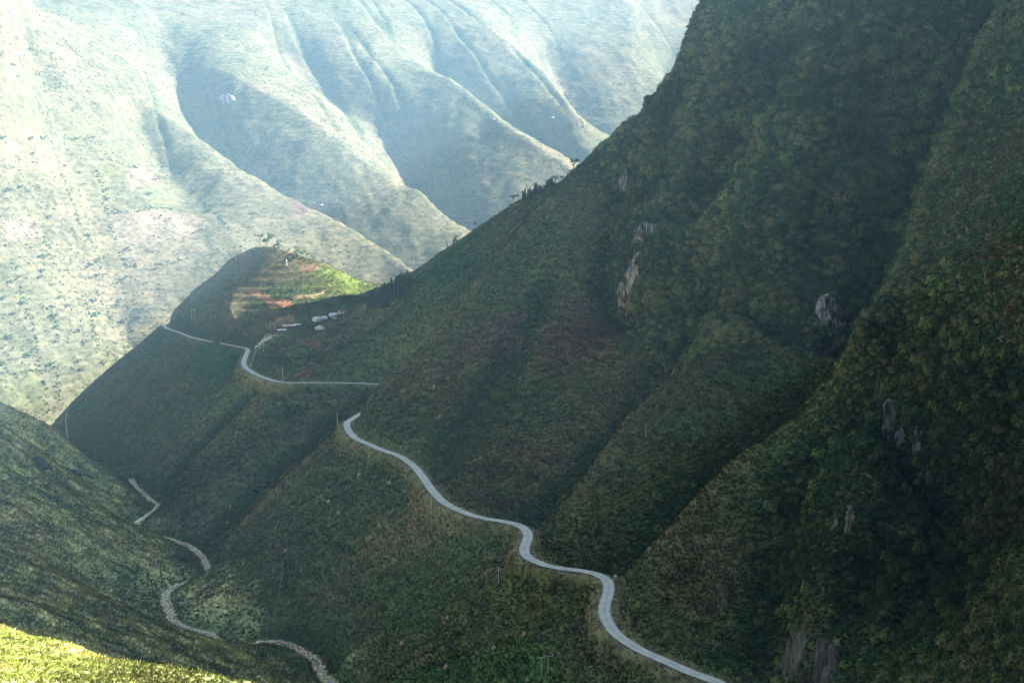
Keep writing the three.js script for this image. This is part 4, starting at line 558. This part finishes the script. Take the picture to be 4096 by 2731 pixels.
{
  // dense dark pines beside the saddle
  const pine = coneTree('pine_tree', 'dark pine in the dense grove above the saddle', 'pine tree', 'pines in the dense grove', 3, 9.5, 3.3, [0.026, 0.052, 0.036]), r = rng(66), spots = [];
  const grove = [[1440, 1212], [1480, 1190], [1530, 1160], [1580, 1128], [1625, 1098], [1655, 1100], [1640, 1150], [1620, 1195], [1570, 1215], [1510, 1235], [1460, 1232]];
  const inside = (u, v) => { let c = false; for (let i = 0, j = grove.length - 1; i < grove.length; j = i++) { const [a, b] = grove[i], [d, e] = grove[j]; if ((b > v) !== (e > v) && u < (d - a) * (v - b) / (e - b) + a) c = !c; } return c; };
  while (spots.length < 125) { const u = 1430 + 230 * r(), v = 1090 + 150 * r(); if (inside(u, v) && (v > 1150 || r() < 0.8)) spots.push([u, v + 8, 0.75 + 0.5 * r()]); }
  plant(pine, spots, 'dark pine in the dense grove above the saddle', 'pines in the dense grove');
  // row on the skyline of the back slope
  const sky = (n, a, b) => Array.from({ length: n }, (_, i) => { const t = (i + 0.3 * r()) / n; return [lerp(a[0], b[0], t), lerp(a[1], b[1], t) + 7 + 8 * r(), 0.75 + 0.5 * r()]; });
  plant(coneTree('slender_pine', 'slender dark pine in the skyline row left of the crest', 'pine tree', 'slender pines in the skyline row', 5, 10.5, 1.9, [0.026, 0.05, 0.034]), [...sky(24, [2090, 796], [2225, 738]), [2100, 800, 1.2], [2112, 790, 0.9], [2119, 786, 1.1], [2140, 778, 1.3]], 'slender dark pine in the skyline row left of the crest', 'slender pines in the skyline row');
  plant(coneTree('small_pine', 'small lone pine low on the skyline ridge', 'pine tree', 'small lone pines low on the skyline ridge', 9, 9, 1.6, [0.03, 0.05, 0.034]), [[1815, 976, 1], [1823, 970, 1], [1788, 992, 0.7], [2420, 606, 0.9], [2430, 604, 0.8], [2440, 602, 1], [2452, 598, 0.9], [2470, 578, 1.1]].map((q) => q), 'small lone pine on the skyline ridge', 'small pines along the skyline ridge');
  plant(broadTree('spreading_tree', 'two-tiered brownish tree alone at the left end of the skyline row', 'tree', null, 21, 11, 3.6, [0.1, 0.085, 0.06], bark, 0.5), [[2055, 813, 1, 'brownish flat-topped tree alone at the left end of the skyline row'], [2073, 805, 0.75, 'smaller brownish tree between the flat-topped tree and the skyline row'], [2295, 692, 1.35, 'wide thin-leaved tree leaning out from the crest corner'], [2282, 712, 0.8, 'low sparse tree just below the crest corner tree'], [2222, 742, 1, 'feathery tree at the upper end of the skyline pine row'], [2250, 732, 0.7, 'short feathery tree right of the skyline pine row'], [1901, 905, 0.8, 'dark bushy tree alone on the middle of the skyline ridge']]);
  // trees on the edge of the cliff against the haze
  plant(broadTree('cliff_tree', 'dark tree clinging to the cliff edge against the haze', 'tree', 'dark trees along the cliff edge', 33, 8, 2.6, [0.03, 0.045, 0.028], bark), [[2690, 400, 1], [2688, 385, 1.1], [2695, 372, 1], [2700, 345, 1], [2704, 318, 1.1], [2711, 290, 0.9], [2718, 262, 1], [2728, 228, 0.9], [2737, 185, 1], [2744, 155, 0.9], [2752, 128, 1], [2764, 98, 0.8], [2775, 70, 0.9], [2790, 40, 0.8], [2676, 415, 0.9], [2590, 488, 0.7], [2620, 462, 0.7], [2540, 515, 0.8], [2505, 540, 0.8]].map(([u, v, s]) => [u + 5, v + 12, s * 1.25]), 'dark tree clinging to the cliff edge against the haze', 'dark trees along the cliff edge');
  // hilltop
  plant(broadTree('hilltop_tree', 'tall umbrella-crowned tree on the left of the hilltop', 'tree', null, 41, 15, 5.6, [0.05, 0.075, 0.045], bark, 0.5), [[1040, 984, 1.3, 'tall thin umbrella-crowned tree at the left of the hilltop'], [1118, 1003, 1.0, 'pale slender tree right of the two tall hilltop trees'], [1121, 1030, 0.75, 'thin tree standing below the hilltop']]);
  plant(broadTree('round_tree', 'dense dark tree in the middle of the hilltop', 'tree', null, 43, 11, 4.4, [0.035, 0.06, 0.035], bark), [[1072, 984, 1.6, 'dense dark layered tree in the middle of the hilltop'], [1106, 1008, 1.1, 'dark round tree just under the hilltop rim'], [1153, 1000, 0.5, 'small dark round tree on the rim right of the hilltop'], [1180, 1012, 0.55, 'small tree with bare stem on the hill rim'], [1180, 1035, 0.8, 'dark upright tree above the little pale tower'], [1198, 1025, 0.9, 'taller dark upright tree right of the little pale tower'], [1250, 1040, 0.65, 'dark flat shrub-like tree beside the bright round one'], [1254, 1050, 0.55, 'small round tree alone on the slope under the rim'], [1292, 1048, 0.4, 'tiny dark tree at the right end of the hill rim'], [1336, 1100, 0.4, 'tiny round tree on the yellow hill flank']]);
  plant(broadTree('bright_tree', 'bright green round tree on the hill rim', 'tree', null, 47, 10, 4, [0.08, 0.11, 0.035], bark), [[1225, 1021, 1.2, 'bright green round tree on the hill rim'], [419, 1460, 1.1, 'leafy tree on the lower left flank against the bright slope'], [650, 1268, 0.5, 'small leafy tree at the outer road bend']]);
  plant(broadTree('village_tree', 'dark tree among the hamlet roofs', 'tree', null, 51, 9, 3.4, [0.03, 0.06, 0.035], bark), [[1222, 1322, 1.3, 'tall dark tree in the middle of the hamlet'], [1216, 1332, 0.7, 'low dark tree in front of the tall hamlet tree'], [1262, 1342, 0.9, 'dark tree left below the white gabled house'], [1240, 1345, 1, 'round dark tree under the hamlet terrace'], [1281, 1283, 0.6, 'small leafy tree in front of the long grey roof'], [1080, 1290, 0.7, 'green tree behind the transformer poles'], [1170, 1240, 0.7, 'green tree at the terrace edge above the hamlet'], [1120, 1250, 0.7, 'bright green tree left on the terrace edge above the hamlet'], [1310, 1345, 0.8, 'dark tree right below the white gabled house'], [752, 1296, 0.7, 'green bushy tree above the far road bend'], [800, 1308, 0.6, 'second bushy tree above the far road bend'], [1395, 1228, 0.8, 'small tree by the red roof in the saddle']]);
  plant(broadTree('slope_tree', 'leafy tree on the mountain slope above the gullies', 'tree', null, 53, 9, 3.2, [0.07, 0.09, 0.045], paleBark), [[2560, 760, 1, 'pale-stemmed tree below the crest rock'], [2600, 740, 1, 'pale-stemmed tree right below the crest rock'], [2650, 765, 1.1, 'third pale-stemmed tree along the massif edge'], [3490, 1170, 1.2, 'round tree on the shoulder of the nearest ridge'], [3120, 590, 1, 'yellowish feathery tree over the left gully'], [3940, 1130, 1.2, 'light green bush-like tree on the nearest ridge'], [3780, 950, 0.8, 'small tree on the skyline of the nearest ridge']]);
  // trees with round shadows on the sunlit far slope
  const z4 = [[205, 150], [285, 305], [270, 345], [655, 238], [650, 335], [400, 480], [350, 550], [455, 535], [365, 610], [375, 680], [805, 495], [625, 505], [530, 705], [375, 775], [565, 785], [210, 845], [195, 875], [350, 925], [525, 905], [390, 1065], [740, 612], [645, 600], [75, 380], [30, 485], [60, 750], [850, 155], [830, 355], [300, 210], [270, 210], [610, 270], [155, 520], [90, 590], [15, 930], [540, 965], [1040, 285], [1200, 235], [930, 610], [830, 640], [780, 535]].map(([x, y]) => [x * 0.5996, 900 + y * 0.5996 + 8]);
  const z1 = [[220, 1020], [20, 920], [530, 1150], [65, 1270], [135, 1245], [190, 1275], [715, 1265], [330, 1445], [345, 350], [85, 435], [1585, 300], [285, 925], [205, 325], [300, 605], [250, 500], [1340, 1530], [1000, 1295], [720, 1325], [430, 1105], [205, 925]].map(([x, y]) => [x * 0.5996, y * 0.5996 + 8]);
  plant(broadTree('field_tree', 'round leafy tree with its shadow on the sunlit far slope', 'tree', 'trees scattered on the sunlit far slope', 61, 9, 4.6, [0.06, 0.085, 0.04], paleBark), [...z4, ...z1].map(([u, v], i) => [u, v, 0.7 + 0.45 * ((i * 0.618) % 1), null, 1850]), 'round leafy tree with its shadow on the sunlit far slope', 'trees scattered on the sunlit far slope');
}

// ------------------------------------------------------------------ haystacks
{
  const straw = new THREE.MeshStandardMaterial({ map: tile(64, 64, (x, y) => { const n = fbm(x * 30, y * 4, 3, 3), m = n3(x * 5, y * 5, 7); return [0.76 + 0.2 * n + 0.06 * m, 0.62 + 0.18 * n + 0.05 * m, 0.5 + 0.16 * n]; }), roughness: 1 });
  const t = thing('haystack', 'x', 'haystack', [0, -500, 0]);
  const prof = [[0.001, 0], [0.8, 0.02], [1.15, 0.5], [1.28, 1.1], [1.2, 1.7], [0.9, 2.3], [0.5, 2.8], [0.2, 3.15], [0.001, 3.3]].map(([a, b]) => new THREE.Vector2(a, b));
  const g = new THREE.LatheGeometry(prof, 18), p = g.attributes.position; for (let i = 0; i < p.count; i++) { const x = p.getX(i), y = p.getY(i), z = p.getZ(i), k = 1 + 0.1 * n3(x * 1.5, y * 2, z * 1.5) + 0.05 * n3(x * 6, y, z * 6); p.setXYZ(i, x * k, y, z * k); } g.computeVertexNormals();
  part('straw_heap', g, straw, t); part('pole', rod(0.05, 0.04, [0, 0, 0], [0.04, 3.75, 0.02], 5), bark, t);
  const spots = [[1437, 1906, 1, 'upper haystack on the mown patch left of the road'], [1557, 1938, 1, 'haystack on the mown patch nearest to the road'], [1315, 2014, 1.05, 'haystack on the patch edge, upper of a close pair'], [1353, 2060, 1.05, 'haystack on the patch edge, lower of a close pair'], [1789, 2478, 0.8, 'haystack in the bushy gully above the bottom field'], [1606, 2582, 0.9, 'tilted haystack at the left bottom beyond the gully'], [1976, 2600, 0.85, 'haystack on the bank left of the bottom green field'], [2097, 2546, 0.85, 'haystack at the top corner of the bottom green field'], [1784, 2677, 0.95, 'largest haystack by the bottom edge with a dark bush beside it'], [920, 2030, 0.9, 'highest haystack on the slope left of the lower spur'], [812, 2097, 0.9, 'haystack above the stream in the side valley'], [908, 2094, 0.8, 'haystack in the gully under the highest slope haystack'], [692, 2217, 1, 'lone haystack on the meadow left of the stream'], [1141, 2210, 1.05, 'haystack midway down the lower spur'], [1025, 2351, 0.9, 'haystack low on the lower spur above the stream'], [866, 2477, 0.8, 'haystack beside the stream bend'], [1736, 1552, 0.9, 'lone haystack on the slope above the road bend'], [2109, 2728, 0.6, 'small dark haystack cut by the bottom edge']];
  spots.forEach(([u, v, s, label], i) => { const q = at(u, v); if (!q) return; q[1] -= 0.2; if (!i) { t.position.set(...q); t.scale.setScalar(s); t.userData.label = label; } else copyOf(t, q, i * 1.3, [s * (0.95 + 0.1 * (i % 3)), s, s * 1.02], label); });
}

// ------------------------------------------------------------------ power poles
{
  const concrete = std(0.5, 0.47, 0.43), steel = std(0.55, 0.56, 0.58, 0.6), glass = std(0.75, 0.76, 0.74, 0.35), towards = (p) => Math.atan2(p[0], p[2] + 0.001);
  const height = (u, v, v1) => { const p = hit(u, v); return (v - v1) / F * p[2]; };
  const single = (u, v, v1, label, arm = 1, turn = 0.2) => { const h = height(u, v, v1), t = thing('power_pole', label, 'power pole', at(u, v), turn), k = h / 10; part('pole', rod(0.28 * sqrt(k), 0.19 * sqrt(k), [0, -0.5, 0], [0, h, 0], 7), concrete, t); if (arm) { part('crossarm', box(2.2 * arm, 0.16, 0.14, 0, h - 0.35, 0.16), steel, t); for (const x of [-1, 0, 1]) part('insulator', new THREE.CylinderGeometry(0.07, 0.1, 0.42, 6).translate(x * arm, h - 0.06, 0.16), glass, t); } return t; };
  single(1476, 1829, 1772, 'thin pole left of the road below its upper bend', 0.6); single(1349, 1712, 1650, 'pole with a crossarm left of the sharp road bend'); single(1726, 2049, 1978, 'tall thin pole on the outer edge of the middle road', 0.7); single(1130, 1533, 1471, 'pole with a crossarm rising in front of the far straight road'); single(2584, 1748, 1693, 'lone pole standing in the bushy slope above the road', 0); single(76, 2246, 2212, 'thin pole alone on the left valley side', 0);
  single(1172, 1284, 1264, 'short white post by the sheds of the hamlet', 0);
  { // bracketed pole on the spur in the foreground
    const h = height(1994, 2338, 2262), t = thing('power_pole', 'pole with a steel bracket head on the spur under the road', 'power pole', at(1994, 2338), 0.5); part('pole', rod(0.3, 0.2, [0, -0.5, 0], [0, h, 0], 8), concrete, t); part('crossarm', [box(3, 0.18, 0.16, 0, h - 1.6, 0.2), box(2, 0.16, 0.16, -0.5, h - 0.3, 0.2)], steel, t); part('brace', [rod(0.07, 0.07, [-1.4, h - 1.6, 0.2], [-0.5, h - 0.3, 0.2], 5), rod(0.07, 0.07, [1.4, h - 1.6, 0.2], [0.4, h - 0.3, 0.2], 5)], steel, t); for (const [x, y] of [[-1.4, h - 1.3], [1.4, h - 1.3], [-1.3, h]]) part('insulator', new THREE.CylinderGeometry(0.1, 0.14, 0.5, 6).translate(x, y, 0.2), glass, t);
  }
  const frame = (u0, v0, t0, u1, v1, t1, label, over, thick = 1) => { // two poles under one long crossarm
    const a = at(u0, v0), b = at(u1, v1), ha = height(u0, v0, t0), hb = height(u1, v1, t1), dx = b[0] - a[0], dz = b[2] - a[2], dy = b[1] - a[1], l = hypot(dx, dz) || 1, ux = dx / l, uz = dz / l, t = thing('twin_pole', label, 'power pole', a);
    part('pole', rod(0.27 * thick, 0.19 * thick, [0, -0.5, 0], [0, ha, 0], 7), concrete, t); part('pole', rod(0.27 * thick, 0.19 * thick, [dx, dy - 0.5, dz], [dx, dy + hb, dz], 7), concrete, t);
    const A = [-ux * over, ha - 0.2, -uz * over], B = [dx + ux * over, dy + hb - 0.2, dz + uz * over]; part('crossarm', rod(0.16 * thick, 0.16 * thick, A, B, 4), steel, t);
    for (const q of [0.02, 0.5, 0.98]) part('insulator', new THREE.CylinderGeometry(0.12, 0.17, 0.8, 6).translate(lerp(A[0], B[0], q), lerp(A[1], B[1], q) + 0.45, lerp(A[2], B[2], q)), glass, t);
  };
  frame(2166, 2711, 2626, 2193, 2690, 2615, 'double pole with one long crossarm on the bottom green field', 2.0, 1.1);
  frame(1040, 1421, 1382, 1054, 1408, 1379, 'double pole with a crossarm below the white wall', 3.0);
  frame(1081, 1325, 1290, 1097, 1320, 1292, 'pair of transformer poles left of the hamlet', 0.5);
  frame(766, 1277, 1238, 777, 1275, 1236, 'double pole on the hillside above the far road', 3.0);
}

// ------------------------------------------------------------------ hamlet
{
  const tin = new THREE.MeshStandardMaterial({ map: tile(64, 32, (x, y) => { const k = 0.84 + 0.06 * sin(x * 2 * PI * 16) + 0.1 * fbm(x * 5, y * 5, 2, 3); return [k, k * 1.01, k * 1.04]; }), roughness: 0.55 });
  const rust = new THREE.MeshStandardMaterial({ map: tile(64, 32, (x, y) => { const k = 0.95 + 0.08 * sin(x * 2 * PI * 16) + 0.16 * fbm(x * 5, y * 5, 4, 3); return [0.5 * k, 0.27 * k, 0.27 * k]; }), roughness: 0.7 });
  const white = std(0.8, 0.8, 0.78), plaster = std(0.62, 0.66, 0.66), dark = std(0.05, 0.05, 0.06), wood = std(0.2, 0.14, 0.1), pink = std(0.7, 0.5, 0.52);
  function house(name, label, u, v, w, d, h, rise, turn, wallMat, roofMat, over = 0.7) { // w along the ridge
    const t = thing(name, label, 'house', at(u, v), turn); t.position.y -= 0.4;
    const gable = (x) => { const s = new THREE.Shape(); s.moveTo(-d / 2, 0); s.lineTo(d / 2, 0); s.lineTo(d / 2, h); s.lineTo(0, h + rise); s.lineTo(-d / 2, h); return new THREE.ExtrudeGeometry(s, { depth: 0.2, bevelEnabled: false }).rotateY(PI / 2).translate(x, -0.6, 0); };
    part('wall', [gable(-w / 2), gable(w / 2 - 0.2), box(w - 0.4, h, 0.2, 0, h / 2 - 0.6, d / 2 - 0.1), box(w - 0.4, h, 0.2, 0, h / 2 - 0.6, -d / 2 + 0.1)].map((g) => { g = g.index ? g.toNonIndexed() : g; return g; }), wallMat, t);
    const sl = hypot(d / 2, rise) + over, an = Math.atan2(rise, d / 2);
    for (const s of [-1, 1]) part('roof', new THREE.BoxGeometry(w + 2 * over, 0.14, sl).translate(0, 0, s * sl / 2).rotateX(s * an).translate(0, h + rise - 0.5, 0), roofMat, t);
    part('door', box(1.1, 2, 0.08, w * 0.12, 0.5, d / 2 + 0.05), wood, t);
    for (const x of w > 9 ? [-0.34, -0.12, 0.34] : [-0.25]) part('window', box(1.1, 1, 0.08, w * x, 1.0, d / 2 + 0.05), dark, t);
    part('window', box(0.08, 1, 1.1, -w / 2 - 0.05, 1.0, 0), dark, t);
    return t;
  }
  house('long_house', 'long house with a grey tin roof and pale blue gable end', 1279, 1281, 16, 8, 3.4, 2.4, 0.75, std(0.5, 0.62, 0.64), tin);
  house('white_house', 'white house with its gable turned to the camera at the right of the hamlet', 1279, 1318, 9, 10.5, 2.8, 2.6, 1.75, white, std(0.82, 0.83, 0.84), 0.9);
  house('tin_house', 'small house with a pale tin roof between the long grey roof and the red roof', 1332, 1262, 8.5, 6.5, 2.4, 1.7, 0.6, plaster, tin);
  house('red_house', 'house with a dull red roof farthest right in the saddle', 1370, 1250, 9, 6.5, 2.4, 1.8, 0.5, plaster, rust);
  house('dark_red_house', 'house with a dark red roof at the end of the white wall', 1092, 1340, 8, 6, 2.2, 1.6, 0.5, plaster, rust);
  house('low_white_house', 'low shed with a bright white roof behind the dark red roof', 1126, 1322, 9.5, 6, 1.8, 0.9, 0.45, wood, white);
  house('pink_shed', 'low shed with a white and pink roof left of the grey sheds', 1148, 1304, 9, 5, 1.7, 0.8, -0.35, plaster, pink);
  house('grey_shed', 'first low grey shed in the middle of the hamlet', 1172, 1304, 7, 5, 1.7, 0.8, -0.4, wood, tin).userData.label = 'low grey shed right beside the pink shed';
  house('grey_shed', 'low grey shed nearest to the tall hamlet tree', 1190, 1300, 7, 4.6, 1.7, 0.8, -0.3, wood, tin);
  house('white_lean_to', 'tiny white shed under the pale tin roof', 1336, 1272, 4.6, 3.4, 1.4, 0.5, 0.4, white, white);
  { // white wall stepping up beside the track
    const pts = [[1021, 1394], [1033, 1382], [1045, 1371], [1058, 1364], [1071, 1357], [1084, 1351], [1096, 1345]].map(([u, v]) => at(u, v)), o = pts[0], t = thing('boundary_wall', 'white panelled wall climbing beside the track to the dark red roof', 'wall', o);
    for (let i = 0; i + 1 < pts.length; i++) { const a = pts[i], b = pts[i + 1], l = hypot(b[0] - a[0], b[2] - a[2]), an = Math.atan2(-(b[2] - a[2]), b[0] - a[0]); part('panel', box(l - 0.3, 2.3, 0.25, l / 2, 0.7, 0).rotateY(an).translate(a[0] - o[0], (a[1] + b[1]) / 2 - o[1], a[2] - o[2]), white, t); }
    for (const a of pts) part('post', box(0.5, 3.3, 0.5, a[0] - o[0], a[1] - o[1] + 0.8, a[2] - o[2]), plaster, t);
  }
  { const t = thing('pale_tower', 'narrow pale tower', 'tower', at(1145, 1062), 0.4); const grey = std(0.3, 0.31, 0.32); part('base', box(2.6, 2.4, 2.6, 0, 0.7, 0), grey, t); part('shaft', new THREE.CylinderGeometry(0.75, 1.1, 5.0, 4).rotateY(PI / 4).translate(0, 4.3, 0), grey, t); part('cap', new THREE.ConeGeometry(1.0, 1.3, 4).rotateY(PI / 4).translate(0, 7.4, 0), plaster, t); part('window', box(0.6, 1.2, 0.1, 0, 4, 1.0), dark, t); t.userData.label = 'narrow pale tower on the terraces below the hilltop'; }
  // lonely huts on the far mountainside
  const hutWall = std(0.25, 0.23, 0.2), hutRoof = std(0.34, 0.35, 0.36, 0.8);
  const hut = (label, u, v, s, turn) => { const p = hit(u, v, 1850); if (!p) return; const t = thing('hut', label, 'hut', [p[0], CY + p[1], -p[2]], turn); part('wall', box(8 * s, 3 * s, 6 * s, 0, 1 * s, 0), hutWall, t); for (const q of [-1, 1]) part('roof', new THREE.BoxGeometry(9.4 * s, 0.2, 4.2 * s).translate(0, 0, q * 2.1 * s).rotateX(q * 0.5).translate(0, 4.3 * s, 0), hutRoof, t); };
  hut('small grey hut at the right end of the large pale field', 808, 918, 0.8, 0.3); hut('white hut on the shaded ridge above the village hill', 1287, 822, 0.7, 0.5); hut('tiny hut beside the white hut on the shaded ridge', 1256, 814, 0.45, 0.2); hut('bright white roofed hut high on the hazy slope', 2213, 473, 0.8, 0.4); hut('hut by the trees on the terraced hazy ridge', 1976, 480, 0.7, 0.2); hut('second hut by the trees on the terraced hazy ridge', 1995, 477, 0.55, 0.7);
}
// pale things by the road
{ const p = at(2463, 2307); if (p) { const g = new THREE.IcosahedronGeometry(1, 1), q = g.attributes.position; for (let i = 0; i < q.count; i++) { const x = q.getX(i), y = q.getY(i), z = q.getZ(i), s = 1 + 0.25 * n3(x * 1.5, y * 1.5, z * 1.5 + 4); q.setXYZ(i, x * s * 1.0, y * s * 0.8, z * s * 0.7); } g.computeVertexNormals(); const m = new THREE.Mesh(g, std(0.75, 0.74, 0.72)); m.name = 'white_boulder'; m.position.set(p[0], p[1] + 0.3, p[2]); tag(m, 'single white boulder beside the road at the gully bend', 'boulder'); m.castShadow = true; scene.add(m); } }
renderer.render(scene, camera);
